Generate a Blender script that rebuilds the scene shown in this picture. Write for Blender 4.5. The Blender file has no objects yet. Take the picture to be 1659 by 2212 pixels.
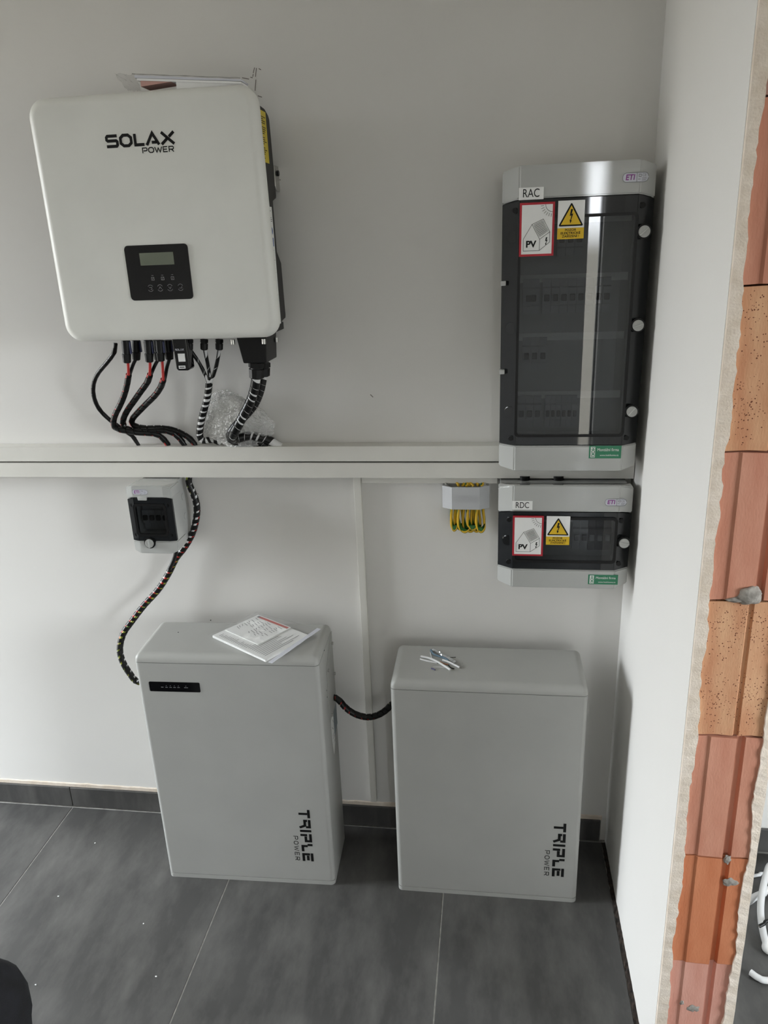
import bpy, bmesh, math, random
from mathutils import Vector, Matrix, noise
random.seed(7)
S = bpy.context.scene
COL = S.collection

# ------------------------------------------------------------------ camera
W, H, F = 1659.0, 2212.0, 1640.0
M = Matrix(((0.99048988, 0.00893993, -0.13729482),
            (0.13231689, -0.33539819, 0.93273806),
            (-0.03770982, -0.94203404, -0.33339142)))      # image axes (right, down, forward) -> world
EYE = Vector((0, 0, 1.6652))
cam_d = bpy.data.cameras.new('camera'); cam = bpy.data.objects.new('camera', cam_d); COL.objects.link(cam)
r, d, f = M.col[0], M.col[1], M.col[2]
cam.matrix_world = Matrix(((r[0], -d[0], -f[0], EYE.x), (r[1], -d[1], -f[1], EYE.y), (r[2], -d[2], -f[2], EYE.z), (0, 0, 0, 1)))
cam_d.sensor_fit = 'AUTO'; cam_d.sensor_width = 36.0; cam_d.lens = F / H * 36.0
cam_d.clip_start = 0.02; cam_d.clip_end = 100
S.camera = cam
S.view_settings.view_transform = 'Standard'; S.view_settings.look = 'None'
S.view_settings.gamma = 1.0; S.view_settings.use_curve_mapping = False
S.view_settings.exposure = 1.12

# ------------------------------------------------------------------ world: overcast daylight
world = bpy.data.worlds.new('overcast_sky'); S.world = world; world.use_nodes = True
nt = world.node_tree; nt.nodes.clear()
out = nt.nodes.new('ShaderNodeOutputWorld'); bg = nt.nodes.new('ShaderNodeBackground')
tc = nt.nodes.new('ShaderNodeTexCoord'); sep = nt.nodes.new('ShaderNodeSeparateXYZ')
rmp = nt.nodes.new('ShaderNodeValToRGB'); mr = nt.nodes.new('ShaderNodeMapRange')
nt.links.new(tc.outputs['Generated'], sep.inputs[0]); nt.links.new(sep.outputs['Z'], mr.inputs['Value'])
mr.inputs['From Min'].default_value = -1; mr.inputs['From Max'].default_value = 1
nt.links.new(mr.outputs[0], rmp.inputs[0]); nt.links.new(rmp.outputs[0], bg.inputs[0]); nt.links.new(bg.outputs[0], out.inputs[0])
e = rmp.color_ramp.elements
e[0].position = 0.0; e[0].color = (0.11, 0.105, 0.095, 1)
e[1].position = 0.49; e[1].color = (0.17, 0.165, 0.145, 1)
e.new(0.515).color = (0.90, 0.94, 0.97, 1)
e.new(1.0).color = (0.84, 0.93, 1.0, 1)
bg.inputs['Strength'].default_value = 16.0

def portal(name, loc, rot, sx, sy):      # guides the sampling of the sky through an opening; gives no light of its own
    L = bpy.data.lights.new(name, 'AREA'); L.shape = 'RECTANGLE'; L.size = sx; L.size_y = sy
    L.cycles.is_portal = True
    o = bpy.data.objects.new(name, L); COL.objects.link(o); o.location = loc; o.rotation_euler = rot
    return o

# room numbers
YW = 1.833; XR = 0.342; XP = 0.488; XL = -3.3; YB = -2.6; X2 = 2.9; ZC = 2.65
WIN_L = (0.82, 1.78, 0.04, 2.25)      # y0 y1 z0 z1 in the left wall
WIN_S = (0.69, 0.80, 0.05, 2.20)     # x0 x1 z0 z1 slim light in the rear wall
WIN_R = (-0.90, 0.50, 0.85, 2.15)      # y0 y1 z0 z1 in the far right wall
portal('window_left_offscreen', (XL - 0.09, (WIN_L[0] + WIN_L[1]) / 2, (WIN_L[2] + WIN_L[3]) / 2), (0, -math.pi / 2, 0), WIN_L[3] - WIN_L[2], WIN_L[1] - WIN_L[0])
portal('window_far_room_offscreen', (X2 + 0.09, (WIN_R[0] + WIN_R[1]) / 2, (WIN_R[2] + WIN_R[3]) / 2), (0, math.pi / 2, 0), WIN_R[3] - WIN_R[2], WIN_R[1] - WIN_R[0])
portal('window_rear_offscreen', ((WIN_S[0] + WIN_S[1]) / 2, YB - 0.09, 1.1), (math.pi / 2, 0, 0), WIN_S[1] - WIN_S[0], WIN_S[3] - WIN_S[2])

# ------------------------------------------------------------------ helpers
def P(px, py, Y):                       # the point of the plane y=Y that a picture point shows
    v = M @ Vector((px - W / 2, py - H / 2, F)); return EYE + v * (Y / v.y)
def PZ(px, py, z):
    v = M @ Vector((px - W / 2, py - H / 2, F)); return EYE + v * ((z - EYE.z) / v.z)
def lin(c):
    if isinstance(c, str):
        c = c.lstrip('#'); c = [int(c[i:i + 2], 16) / 255 for i in (0, 2, 4)]
    return tuple((v / 12.92 if v <= 0.04045 else ((v + 0.055) / 1.055) ** 2.4) for v in c) + (1,)

def mat(name, c, rough=0.5, metal=0.0, c2=None, nscale=8.0, stretch=(1, 1, 1), bump=0.0, bscale=200.0, spec=0.5, lo=0.35, hi=0.65, coat=0.0):
    m = bpy.data.materials.new(name); m.use_nodes = True
    t = m.node_tree; b = t.nodes['Principled BSDF']
    b.inputs['Roughness'].default_value = rough; b.inputs['Metallic'].default_value = metal
    b.inputs['Specular IOR Level'].default_value = spec; b.inputs['Coat Weight'].default_value = coat
    co = t.nodes.new('ShaderNodeTexCoord'); mp = t.nodes.new('ShaderNodeMapping'); mp.inputs['Scale'].default_value = stretch
    t.links.new(co.outputs['Object'], mp.inputs[0])
    n = t.nodes.new('ShaderNodeTexNoise'); n.inputs['Scale'].default_value = nscale; n.inputs['Detail'].default_value = 5
    t.links.new(mp.outputs[0], n.inputs['Vector'])
    rp = t.nodes.new('ShaderNodeValToRGB'); rp.color_ramp.elements[0].position = lo; rp.color_ramp.elements[1].position = hi
    a = lin(c); rp.color_ramp.elements[0].color = a; rp.color_ramp.elements[1].color = lin(c2) if c2 else tuple(min(1, v * 1.05) for v in a[:3]) + (1,)
    t.links.new(n.outputs['Fac'], rp.inputs[0]); t.links.new(rp.outputs[0], b.inputs['Base Color'])
    if bump:
        n2 = t.nodes.new('ShaderNodeTexNoise'); n2.inputs['Scale'].default_value = bscale; n2.inputs['Detail'].default_value = 4
        t.links.new(mp.outputs[0], n2.inputs['Vector'])
        bp = t.nodes.new('ShaderNodeBump'); bp.inputs['Strength'].default_value = bump; bp.inputs['Distance'].default_value = 0.002
        t.links.new(n2.outputs['Fac'], bp.inputs['Height']); t.links.new(bp.outputs[0], b.inputs['Normal'])
    return m

def clear_mat(name, tint, gloss_rough=0.03, ior=1.5, haze=0.0, haze_col=(0.8, 0.8, 0.8, 1), bump=0.0, bscale=60.0, boost=0.0, graze=1.0):
    m = bpy.data.materials.new(name); m.use_nodes = True; t = m.node_tree; t.nodes.clear()
    o = t.nodes.new('ShaderNodeOutputMaterial'); tr = t.nodes.new('ShaderNodeBsdfTransparent'); tr.inputs[0].default_value = tint
    gl = t.nodes.new('ShaderNodeBsdfGlossy'); gl.inputs['Roughness'].default_value = gloss_rough
    # thin-sheet Fresnel (Schlick), the same from both sides
    ge = t.nodes.new('ShaderNodeNewGeometry'); dt = t.nodes.new('ShaderNodeVectorMath'); dt.operation = 'DOT_PRODUCT'
    t.links.new(ge.outputs['Incoming'], dt.inputs[0]); t.links.new(ge.outputs['Normal'], dt.inputs[1])
    def mth(op, a, b_=None, v=None):
        n_ = t.nodes.new('ShaderNodeMath'); n_.operation = op; n_.use_clamp = op in ('SUBTRACT', 'ADD'); 
        for k_, s_ in enumerate((a, b_)):
            if s_ is None: continue
            if isinstance(s_, (int, float)): n_.inputs[k_].default_value = s_
            else: t.links.new(s_, n_.inputs[k_])
        return n_.outputs[0]
    f0 = ((ior - 1) / (ior + 1)) ** 2
    fac = mth('ADD', mth('MULTIPLY', mth('POWER', mth('SUBTRACT', 1.0, mth('ABSOLUTE', dt.outputs['Value'])), 5.0), (1 - f0) * graze), f0 + boost)
    mx = t.nodes.new('ShaderNodeMixShader'); src = tr
    if haze:
        df = t.nodes.new('ShaderNodeBsdfDiffuse'); df.inputs[0].default_value = haze_col
        m2 = t.nodes.new('ShaderNodeMixShader'); m2.inputs[0].default_value = haze
        t.links.new(tr.outputs[0], m2.inputs[1]); t.links.new(df.outputs[0], m2.inputs[2]); src = m2
    t.links.new(fac, mx.inputs[0]); t.links.new(src.outputs[0], mx.inputs[1]); t.links.new(gl.outputs[0], mx.inputs[2])
    t.links.new(mx.outputs[0], o.inputs[0])
    if bump:
        co = t.nodes.new('ShaderNodeTexCoord'); n = t.nodes.new('ShaderNodeTexNoise'); n.inputs['Scale'].default_value = bscale; n.inputs['Detail'].default_value = 3
        t.links.new(co.outputs['Object'], n.inputs['Vector'])
        bp = t.nodes.new('ShaderNodeBump'); bp.inputs['Strength'].default_value = bump; bp.inputs['Distance'].default_value = 0.01
        t.links.new(n.outputs['Fac'], bp.inputs['Height']); t.links.new(bp.outputs[0], gl.inputs['Normal']); t.links.new(bp.outputs[0], dt.inputs[1])
    return m

WLOC = {}
def place(o, parent):
    me = o.data; xs = [v.co for v in me.vertices]
    lo = Vector((min(v.x for v in xs), min(v.y for v in xs), min(v.z for v in xs))); hi = Vector((max(v.x for v in xs), max(v.y for v in xs), max(v.z for v in xs)))
    c = (lo + hi) / 2
    if parent is None: c.z = lo.z
    me.transform(Matrix.Translation(-c)); WLOC[o.name] = c.copy()
    if parent: o.parent = parent; o.location = c - WLOC[parent.name]
    else: o.location = c
def obj(name, bm, m, parent=None, smooth=True, T=None, angle=40, wn=True):
    me = bpy.data.meshes.new(name)
    if isinstance(bm, bmesh.types.BMesh):
        bmesh.ops.recalc_face_normals(bm, faces=bm.faces); bm.to_mesh(me); bm.free()
    else: me = bm; me.name = name
    if T is not None: me.transform(T)
    if smooth and len(me.polygons):
        me.polygons.foreach_set('use_smooth', [True] * len(me.polygons)); me.set_sharp_from_angle(angle=math.radians(angle))
    me.materials.append(m)
    o = bpy.data.objects.new(name, me); COL.objects.link(o); place(o, parent)
    if smooth and wn: 
        w = o.modifiers.new('weighted', 'WEIGHTED_NORMAL'); w.keep_sharp = True
    return o
def tag(o, label, cat, group=None):
    o['label'] = label; o['category'] = cat
    if group: o['group'] = group
    return o
def thing(name, label, cat, loc, group=None):
    o = bpy.data.objects.new(name, None); COL.objects.link(o); o.location = loc; WLOC[o.name] = Vector(loc); o.empty_display_size = 0.05
    return tag(o, label, cat, group)
def struct(o):
    o['kind'] = 'structure'; return o

def box(x0, x1, y0, y1, z0, z1, r=0.0, seg=3, bm=None):
    b = bmesh.new()
    g = bmesh.ops.create_cube(b, size=1.0)
    for v in b.verts: v.co = Vector((x0 if v.co.x < 0 else x1, y0 if v.co.y < 0 else y1, z0 if v.co.z < 0 else z1))
    if r: bmesh.ops.bevel(b, geom=list(b.edges), offset=r, segments=seg, profile=0.5, affect='EDGES', clamp_overlap=True)
    return merge(bm, b)
def merge(dst, src):
    if dst is None: return src
    me = bpy.data.meshes.new('tmp'); src.to_mesh(me); src.free(); dst.from_mesh(me); bpy.data.meshes.remove(me); return dst
def prism(poly, axis, a0, a1, r=0.0, seg=2, bm=None):
    b = bmesh.new(); k = 'xyz'.index(axis)
    def mk(p, a):
        q = list(p); q.insert(k, a); return b.verts.new(q)
    A = [mk(p, a0) for p in poly]; B = [mk(p, a1) for p in poly]; n = len(poly)
    b.faces.new(A); b.faces.new(B[::-1])
    for i in range(n): b.faces.new((A[i], B[i], B[(i + 1) % n], A[(i + 1) % n]))
    if r: bmesh.ops.bevel(b, geom=list(b.edges), offset=r, segments=seg, profile=0.5, affect='EDGES', clamp_overlap=True)
    return merge(bm, b)
def cyl(p0, p1, r0, r1=None, seg=20, bm=None, bev=0.0):
    p0, p1 = Vector(p0), Vector(p1); r1 = r0 if r1 is None else r1
    b = bmesh.new(); dv = p1 - p0
    bmesh.ops.create_cone(b, cap_ends=True, segments=seg, radius1=r0, radius2=r1, depth=dv.length)
    if bev: bmesh.ops.bevel(b, geom=[e for e in b.edges if len(e.link_faces) == 2 and e.calc_face_angle(0) > 1.0], offset=bev, segments=2, affect='EDGES')
    T = Matrix.Translation((p0 + p1) / 2) @ dv.to_track_quat('Z', 'Y').to_matrix().to_4x4()
    b.transform(T); return merge(bm, b)
def catmull(pts, n=10):
    pts = [Vector(p) for p in pts]; Q = [pts[0] * 2 - pts[1]] + pts + [pts[-1] * 2 - pts[-2]]; R = []
    for i in range(1, len(Q) - 2):
        a, b_, c, d_ = Q[i - 1:i + 3]
        for k in range(n):
            t = k / n
            R.append(0.5 * (2 * b_ + (c - a) * t + (2 * a - 5 * b_ + 4 * c - d_) * t * t + (3 * b_ - a - 3 * c + d_) * t ** 3))
    R.append(pts[-1]); return R
def frames(path):
    T = []; n = len(path)
    for i in range(n): T.append((path[min(i + 1, n - 1)] - path[max(i - 1, 0)]).normalized())
    u = T[0].orthogonal().normalized(); U = []
    for t in T:
        u = (u - t * u.dot(t)).normalized(); U.append(u)
    return T, U
def tube(path, r, seg=12, bm=None):
    b = bmesh.new(); T, U = frames(path); rings = []
    for i, p in enumerate(path):
        v = T[i].cross(U[i]); rr = r(i / (len(path) - 1)) if callable(r) else r
        rings.append([b.verts.new(p + (U[i] * math.cos(2 * math.pi * k / seg) + v * math.sin(2 * math.pi * k / seg)) * rr) for k in range(seg)])
    for a, c in zip(rings, rings[1:]):
        for k in range(seg): b.faces.new((a[k], a[(k + 1) % seg], c[(k + 1) % seg], c[k]))
    b.faces.new(rings[0][::-1]); b.faces.new(rings[-1])
    return merge(bm, b)
def wrap(path, r, pitch, frac, th=0.0012, s0=0.0, s1=1.0, steps=16, bm=None, hand=1, vary=0.0):
    # a helical band wound round a path: band width = frac*pitch
    b = bmesh.new(); T, U = frames(path); L = [0.0]
    for a, c in zip(path, path[1:]): L.append(L[-1] + (c - a).length)
    tot = L[-1]
    def at(s):
        s = min(max(s, 0.0), tot); lo = 0; hi = len(L) - 1
        while hi - lo > 1:
            m_ = (lo + hi) // 2
            if L[m_] <= s: lo = m_
            else: hi = m_
        t = (s - L[lo]) / max(1e-9, L[hi] - L[lo])
        return path[lo].lerp(path[hi], t), T[lo].lerp(T[hi], t).normalized(), U[lo].lerp(U[hi], t).normalized()
    N = int((s1 - s0) * tot / pitch * steps); prev = None
    for i in range(N + 1):
        s = s0 * tot + (s1 - s0) * tot * i / N; ang = hand * 2 * math.pi * s / pitch; q = []
        w = frac * pitch * (1 + vary * math.sin(s * 90.0))
        for ds, rr in ((-w / 2, r), (w / 2, r), (w / 2, r + th), (-w / 2, r + th)):
            p, t, u = at(s + ds); v = t.cross(u); q.append(b.verts.new(p + (u * math.cos(ang) + v * math.sin(ang)) * rr))
        if prev:
            for k in range(4): b.faces.new((prev[k], prev[(k + 1) % 4], q[(k + 1) % 4], q[k]))
        else: b.faces.new(q[::-1])
        prev = q
    b.faces.new(prev)
    return merge(bm, b)
def rrect(x0, x1, z0, z1, r, n=5):
    R = []
    for cx, cz, a in ((x1 - r, z1 - r, 0), (x0 + r, z1 - r, 90), (x0 + r, z0 + r, 180), (x1 - r, z0 + r, 270)):
        for k in range(n + 1):
            t = math.radians(a + 90 * k / n); R.append((cx + r * math.cos(t), cz + r * math.sin(t)))
    return R
def ring(outer, inner, y0, y1):         # frame between two outlines of equal count, in x-z, from y0 to y1
    b = bmesh.new(); n = len(outer)
    V = [[b.verts.new((p[0], y, p[1])) for p in o] for o in (outer, inner) for y in (y0, y1)]
    for i in range(n):
        j = (i + 1) % n
        b.faces.new((V[0][i], V[0][j], V[2][j], V[2][i])); b.faces.new((V[1][i], V[3][i], V[3][j], V[1][j]))
        b.faces.new((V[0][i], V[1][i], V[1][j], V[0][j])); b.faces.new((V[2][i], V[2][j], V[3][j], V[3][i]))
    return b
# flat print lies in a frame (origin, u axis, v axis, normal): point = o + u*a + v*b + n*h
class Frame:
    def __init__(s, o, u, v, n): s.o, s.u, s.v, s.n = Vector(o), Vector(u), Vector(v), Vector(n)
    def p(s, a, b_, h=0.0): return s.o + s.u * a + s.v * b_ + s.n * h
def poly_print(fr, polys, h=0.0006, bm=None):
    b = bm or bmesh.new()
    for po in polys:
        A = [b.verts.new(fr.p(x, y, h)) for x, y in po]; B = [b.verts.new(fr.p(x, y, 0.0)) for x, y in po]
        try:
            b.faces.new(A)
        except ValueError: pass
        for i in range(len(po)): b.faces.new((A[i], B[i], B[(i + 1) % len(po)], A[(i + 1) % len(po)]))
    return b
def line_print(fr, lines, w, h=0.0006, bm=None):
    b = bm or bmesh.new()
    for ln in lines:
        pts = [Vector((x, y)) for x, y in ln]; closed = (pts[0] - pts[-1]).length < 1e-7 and len(pts) > 2
        if closed: pts = pts[:-1]
        n = len(pts); Lr = []
        for i, p in enumerate(pts):
            a = pts[i - 1] if (i > 0 or closed) else None; c = pts[(i + 1) % n] if (i < n - 1 or closed) else None
            d1 = (p - a).normalized() if a is not None else None; d2 = (c - p).normalized() if c is not None else None
            if d1 is None: d1 = d2
            if d2 is None: d2 = d1
            nrm = Vector((-(d1 + d2).y, (d1 + d2).x))
            nrm = nrm.normalized() if nrm.length > 1e-6 else Vector((-d1.y, d1.x))
            k = 1 / max(0.45, nrm.dot(Vector((-d1.y, d1.x)))); Lr.append((p + nrm * w / 2 * k, p - nrm * w / 2 * k))
        m_ = n if closed else n - 1
        for i in range(m_):
            a, c = Lr[i], Lr[(i + 1) % n]
            q = [b.verts.new(fr.p(v.x, v.y, h)) for v in (a[0], c[0], c[1], a[1])]; b.faces.new(q)
    return b
def text_mesh(fr, body, size, cx=0.0, cy=0.0, h=0.0007, width=None, align='CENTER', shear=0.0, bold=0.0):
    cu = bpy.data.curves.new('txt', 'FONT'); cu.body = body; cu.size = size; cu.align_x = align; cu.align_y = 'CENTER'; cu.shear = shear; cu.offset = bold
    o = bpy.data.objects.new('txt', cu); COL.objects.link(o)
    dg = bpy.context.evaluated_depsgraph_get(); me = bpy.data.meshes.new_from_object(o.evaluated_get(dg))
    bpy.data.objects.remove(o); bpy.data.curves.remove(cu)
    if not len(me.vertices): return me
    xs = [v.co.x for v in me.vertices]; sx = width / (max(xs) - min(xs)) if width else 1.0; mid = (max(xs) + min(xs)) / 2 if align == 'CENTER' else 0
    for v in me.vertices: v.co = fr.p(cx + (v.co.x - mid) * sx, cy + v.co.y, h)
    return me
def label_obj(name, me, m, parent): return obj(name, me, m, parent, smooth=False)
def front(x, z, y): return Frame((x, y, z), (1, 0, 0), (0, 0, 1), (0, -1, 0))

# ------------------------------------------------------------------ materials
m_wall = mat('wall_paint', '#e0deda', 0.75, bump=0.05, bscale=350, c2='#dddbd7', nscale=1.2)
m_plaster = mat('raw_plaster', '#e3d7c9', 0.9, c2='#d5c7b6', nscale=40, bump=0.5, bscale=300)
m_ceil = mat('ceiling_paint', '#e8e6e0', 0.8)
m_grout = mat('grout', '#a8a6a0', 0.9, c2='#8d8b86', nscale=60)
m_dirt = mat('dark_joint_dirt', '#1d1a18', 0.95, c2='#3b3029', nscale=90, bump=0.8, bscale=200)
def tile_mat(name, base, c2, st):
    m = mat(name, base, 0.42, c2=c2, nscale=3.2, stretch=st, bump=0.04, bscale=60, lo=0.3, hi=0.75)
    t = m.node_tree; b = t.nodes['Principled BSDF']; rp = [n for n in t.nodes if n.type == 'VALTORGB'][0]
    co = [n for n in t.nodes if n.type == 'TEX_COORD'][0]
    mp = t.nodes.new('ShaderNodeMapping'); mp.inputs['Scale'].default_value = (3.2, 1.3, 1); mp.inputs['Rotation'].default_value = (0, 0, 0.5)
    n = t.nodes.new('ShaderNodeTexNoise'); n.inputs['Scale'].default_value = 2.6; n.inputs['Detail'].default_value = 9; n.inputs['Roughness'].default_value = 0.65
    t.links.new(co.outputs['Object'], mp.inputs[0]); t.links.new(mp.outputs[0], n.inputs['Vector'])
    r2 = t.nodes.new('ShaderNodeValToRGB'); r2.color_ramp.elements[0].position = 0.42; r2.color_ramp.elements[0].color = (0, 0, 0, 1)
    r2.color_ramp.elements[1].position = 0.72; r2.color_ramp.elements[1].color = (0.35, 0.35, 0.35, 1); t.links.new(n.outputs['Fac'], r2.inputs[0])
    mx = t.nodes.new('ShaderNodeMix'); mx.data_type = 'RGBA'; mx.inputs[7].default_value = lin('#8b8985')
    t.links.new(r2.outputs[0], mx.inputs[0]); t.links.new(rp.outputs[0], mx.inputs[6]); t.links.new(mx.outputs[2], b.inputs['Base Color'])
    return m
m_tile = tile_mat('dark_floor_tile', '#3d3c3b', '#4f4e4d', (1, 1, 1))
def brick_mat(name, a, b_, pits=False):
    m = mat(name, a, 0.85, c2=b_, nscale=14, stretch=(2, 2, 0.6), bump=0.25, bscale=180)
    if pits:
        t = m.node_tree; bs = t.nodes['Principled BSDF']; co = [n for n in t.nodes if n.type == 'TEX_COORD'][0]; rp = [n for n in t.nodes if n.type == 'VALTORGB'][0]
        v = t.nodes.new('ShaderNodeTexVoronoi'); v.inputs['Scale'].default_value = 260; t.links.new(co.outputs['Object'], v.inputs['Vector'])
        n = t.nodes.new('ShaderNodeTexNoise'); n.inputs['Scale'].default_value = 60; t.links.new(co.outputs['Object'], n.inputs['Vector'])
        mm = t.nodes.new('ShaderNodeMath'); mm.operation = 'MULTIPLY'; t.links.new(n.outputs['Fac'], mm.inputs[0]); mm.inputs[1].default_value = 0.5
        lt = t.nodes.new('ShaderNodeMath'); lt.operation = 'LESS_THAN'; t.links.new(v.outputs['Distance'], lt.inputs[0]); t.links.new(mm.outputs[0], lt.inputs[1])
        c = t.nodes.new('ShaderNodeMath'); c.operation = 'MULTIPLY'; t.links.new(lt.outputs[0], c.inputs[0])
        g = t.nodes.new('ShaderNodeMath'); g.operation = 'GREATER_THAN'; t.links.new(v.outputs['Color'], g.inputs[0]); g.inputs[1].default_value = 0.5; t.links.new(g.outputs[0], c.inputs[1])
        mx = t.nodes.new('ShaderNodeMix'); mx.data_type = 'RGBA'; mx.inputs[7].default_value = lin('#6b3a24')
        t.links.new(c.outputs[0], mx.inputs[0]); t.links.new(rp.outputs[0], mx.inputs[6]); t.links.new(mx.outputs[2], bs.inputs['Base Color'])
    return m
m_brick = [brick_mat('clay_smooth', '#ba7d65', '#c68d75'), brick_mat('clay_porous', '#be8662', '#cea07a', True), brick_mat('clay_orange', '#bb704a', '#c77f59'), brick_mat('clay_pink', '#c68b79', '#d29c8b'), brick_mat('clay_grey', '#9a7264', '#a98175')]
m_mortar = mat('grey_mortar', '#a39e96', 0.95, c2='#827d76', nscale=60, bump=0.8, bscale=150)
m_white = mat('inverter_white', '#dcdcd6', 0.42, bump=0.02, bscale=900)
m_dark = mat('dark_aluminium', '#302f2e', 0.55, metal=0.2, bump=0.05, bscale=500)
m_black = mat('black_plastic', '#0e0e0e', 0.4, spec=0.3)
m_blackg = mat('black_gloss', '#0c0c0e', 0.08)
m_ink = mat('black_ink', '#080808', 0.6, spec=0.3)
m_greyink = mat('grey_ink', '#7d7d80', 0.5)
m_print = mat('document_print', '#4a4a50', 0.6)
m_lcd = mat('lcd_screen', '#6f7466', 0.25, c2='#686e5f', nscale=3)
m_yellow = mat('yellow_label', '#d8c13a', 0.5)
m_paper = mat('white_paper', '#f3f3f1', 0.7, c2='#eeeeec', nscale=20)
m_paper2 = mat('bluish_paper', '#cfd0d8', 0.7)
m_red = mat('red_print', '#b3192b', 0.5)
m_redsoft = mat('faded_red_print', '#c06a62', 0.6)
m_redpale = mat('pale_red_cover', '#c49a90', 0.7)
m_signy = mat('sign_yellow', '#e0b81c', 0.5)
m_green = mat('green_sticker', '#2f7d5b', 0.45)
m_purple = mat('purple_print', '#8a3a8c', 0.5)
m_blue = mat('blue_print', '#2f4f8f', 0.5)
m_box = mat('enclosure_grey', '#b3b4b1', 0.035, bump=0.01, bscale=800)
m_boxin = mat('enclosure_inner', '#b3b4b1', 0.5)
m_smoke = clear_mat('smoked_polycarbonate', (0.54, 0.55, 0.56, 1), 0.01, 1.52)
m_doorframe = mat('smoked_door_frame', '#1c1e20', 0.03)
m_trunk = mat('trunking_pvc', '#dad8d1', 0.4, bump=0.01)
m_batt = mat('battery_grey', '#a6a6a2', 0.45, bump=0.06, bscale=1500)
m_steel = mat('steel', '#b9b8b4', 0.3, metal=1.0)
m_cableb = mat('black_cable', '#0f0f0f', 0.42, spec=0.35)
m_wrapb = mat('black_spiral_wrap', '#101010', 0.32, spec=0.35)
m_cabler = mat('red_cable', '#b02a26', 0.45)
m_cablew = mat('white_cable', '#dedede', 0.4)
m_cableg = mat('green_yellow_core', '#b7b34a', 0.45, c2='#5d7f35', nscale=70)
m_bondg = mat('terminal_cover_grey', '#bcbdbf', 0.5, bump=0.08, bscale=900)
m_wirey = mat('earth_yellow', '#d5ab22', 0.4)
m_wireg = mat('earth_green', '#2f6f2c', 0.4)
m_film = clear_mat('clear_film', (0.985, 0.985, 0.985, 1), 0.08, 1.4, haze=0.03, haze_col=(0.9, 0.9, 0.9, 1), bump=0.35, bscale=35, graze=0.25)
m_bubble = clear_mat('bubble_film', (0.96, 0.96, 0.95, 1), 0.12, 1.5, haze=0.24, haze_col=(0.95, 0.95, 0.94, 1), bump=1.0, bscale=110, boost=0.12, graze=0.6)
m_glass = clear_mat('window_glass', (0.97, 0.97, 0.972, 1), 0.0, 1.45)
m_frame = mat('window_frame_anthracite', '#3b3e42', 0.45)
m_cloth = mat('black_cloth', '#0b0b0d', 0.9, c2='#15151a', nscale=30, bump=0.3, bscale=300)
m_foil = mat('aluminium_foil', '#d5d8dc', 0.22, metal=1.0, bump=0.6, bscale=120)
m_copper = mat('copper', '#b06a45', 0.35, metal=0.8)
m_sbluegrey = mat('blue_grey_core', '#5f7787', 0.5)
m_pencil = mat('pencil', '#77706a', 0.9)
m_toggle = mat('breaker_toggle', '#2a2a2c', 0.5)
m_breaker = mat('breaker_body', '#b4b6b6', 0.5)

# ------------------------------------------------------------------ the setting
FX0, FX1 = XL - 0.2, X2 + 0.2
floor = struct(obj('floor', box(FX0, FX1, YB - 0.2, YW + 0.2, -0.12, -0.0012), m_grout, smooth=False))
TILES = {}
def tile_mesh(w, l):
    k = (round(w, 3), round(l, 3))
    if k not in TILES:
        b = box(-w / 2, w / 2, -l / 2, l / 2, -0.009, 0.0, 0.0008, 1); me = bpy.data.meshes.new('tile'); b.to_mesh(me); b.free(); me.materials.append(m_tile); TILES[k] = me
    return TILES[k]
def tile(x0, x1, y0, y1):
    o = bpy.data.objects.new('tile', tile_mesh(x1 - x0, y1 - y0)); COL.objects.link(o); o.parent = floor
    o.location = Vector(((x0 + x1) / 2, (y0 + y1) / 2, 0)) - WLOC[floor.name]
G = 0.0016
XS = [-0.1145 + 0.6 * k for k in range(-6, 7)]
YS = [1.822 - 1.2 * k for k in range(0, 5)]
for i in range(len(XS) - 1):
    for j in range(len(YS) - 1):
        x0, x1, y1, y0 = XS[i] + G, XS[i + 1] - G, YS[j] - G, YS[j + 1] + G
        x0 = max(x0, XL + 0.01); x1 = min(x1, X2 - 0.01); y0 = max(y0, YB + 0.005)
        if x1 <= x0 or y1 <= y0: continue
        if j == 0 and x0 < XR < x1:                       # the row the partition stands on
            tile(x0, XR - 0.011, y0, y1); tile(XP + 0.006, x1, y0, y1); tile(XR - 0.008, XP + 0.003, y0, 1.148)
        else: tile(x0, x1, y0, y1)
# dirt in the open joint by the partition
b = bmesh.new(); rows = []
for i in range(61):
    y = 1.16 + (1.82 - 1.16) * i / 60
    rows.append([b.verts.new((XR - 0.0105 + random.uniform(-.0012, .001), y, 0.0006)), b.verts.new((XR - 0.006, y, random.uniform(-0.001, 0.004))), b.verts.new((XR + 0.002, y, random.uniform(0.001, 0.005)))])
for a, c in zip(rows, rows[1:]):
    for k in range(2): b.faces.new((a[k], a[k + 1], c[k + 1], c[k]))
obj('joint_dirt', b, m_dirt, floor, smooth=False)

def wall_with_hole(name, axis, a0, a1, z0, z1, t0, t1, holes):
    # slabs round rectangular holes; axis is the running axis ('x' or 'y'), t the thickness range
    b = bmesh.new(); cuts = sorted({a0, a1} | {h[0] for h in holes} | {h[1] for h in holes})
    for p, q in zip(cuts, cuts[1:]):
        hs = [h for h in holes if h[0] <= p and h[1] >= q]; zz = [(z0, z1)]
        for h in hs: zz = [(z0, h[2]), (h[3], z1)]
        for u, v in zz:
            if v - u < 1e-4: continue
            if axis == 'y': box(t0, t1, p, q, u, v, bm=b)
            else: box(p, q, t0, t1, u, v, bm=b)
    return struct(obj(name, b, m_wall, smooth=False))
wall_back = struct(obj('wall_back', box(XL - 0.2, X2 + 0.2, YW, YW + 0.2, -0.1, ZC + 0.1), m_wall, smooth=False))
wall_with_hole('wall_left', 'y', YB - 0.2, YW, -0.1, ZC + 0.1, XL - 0.2, XL, [WIN_L])
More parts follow.
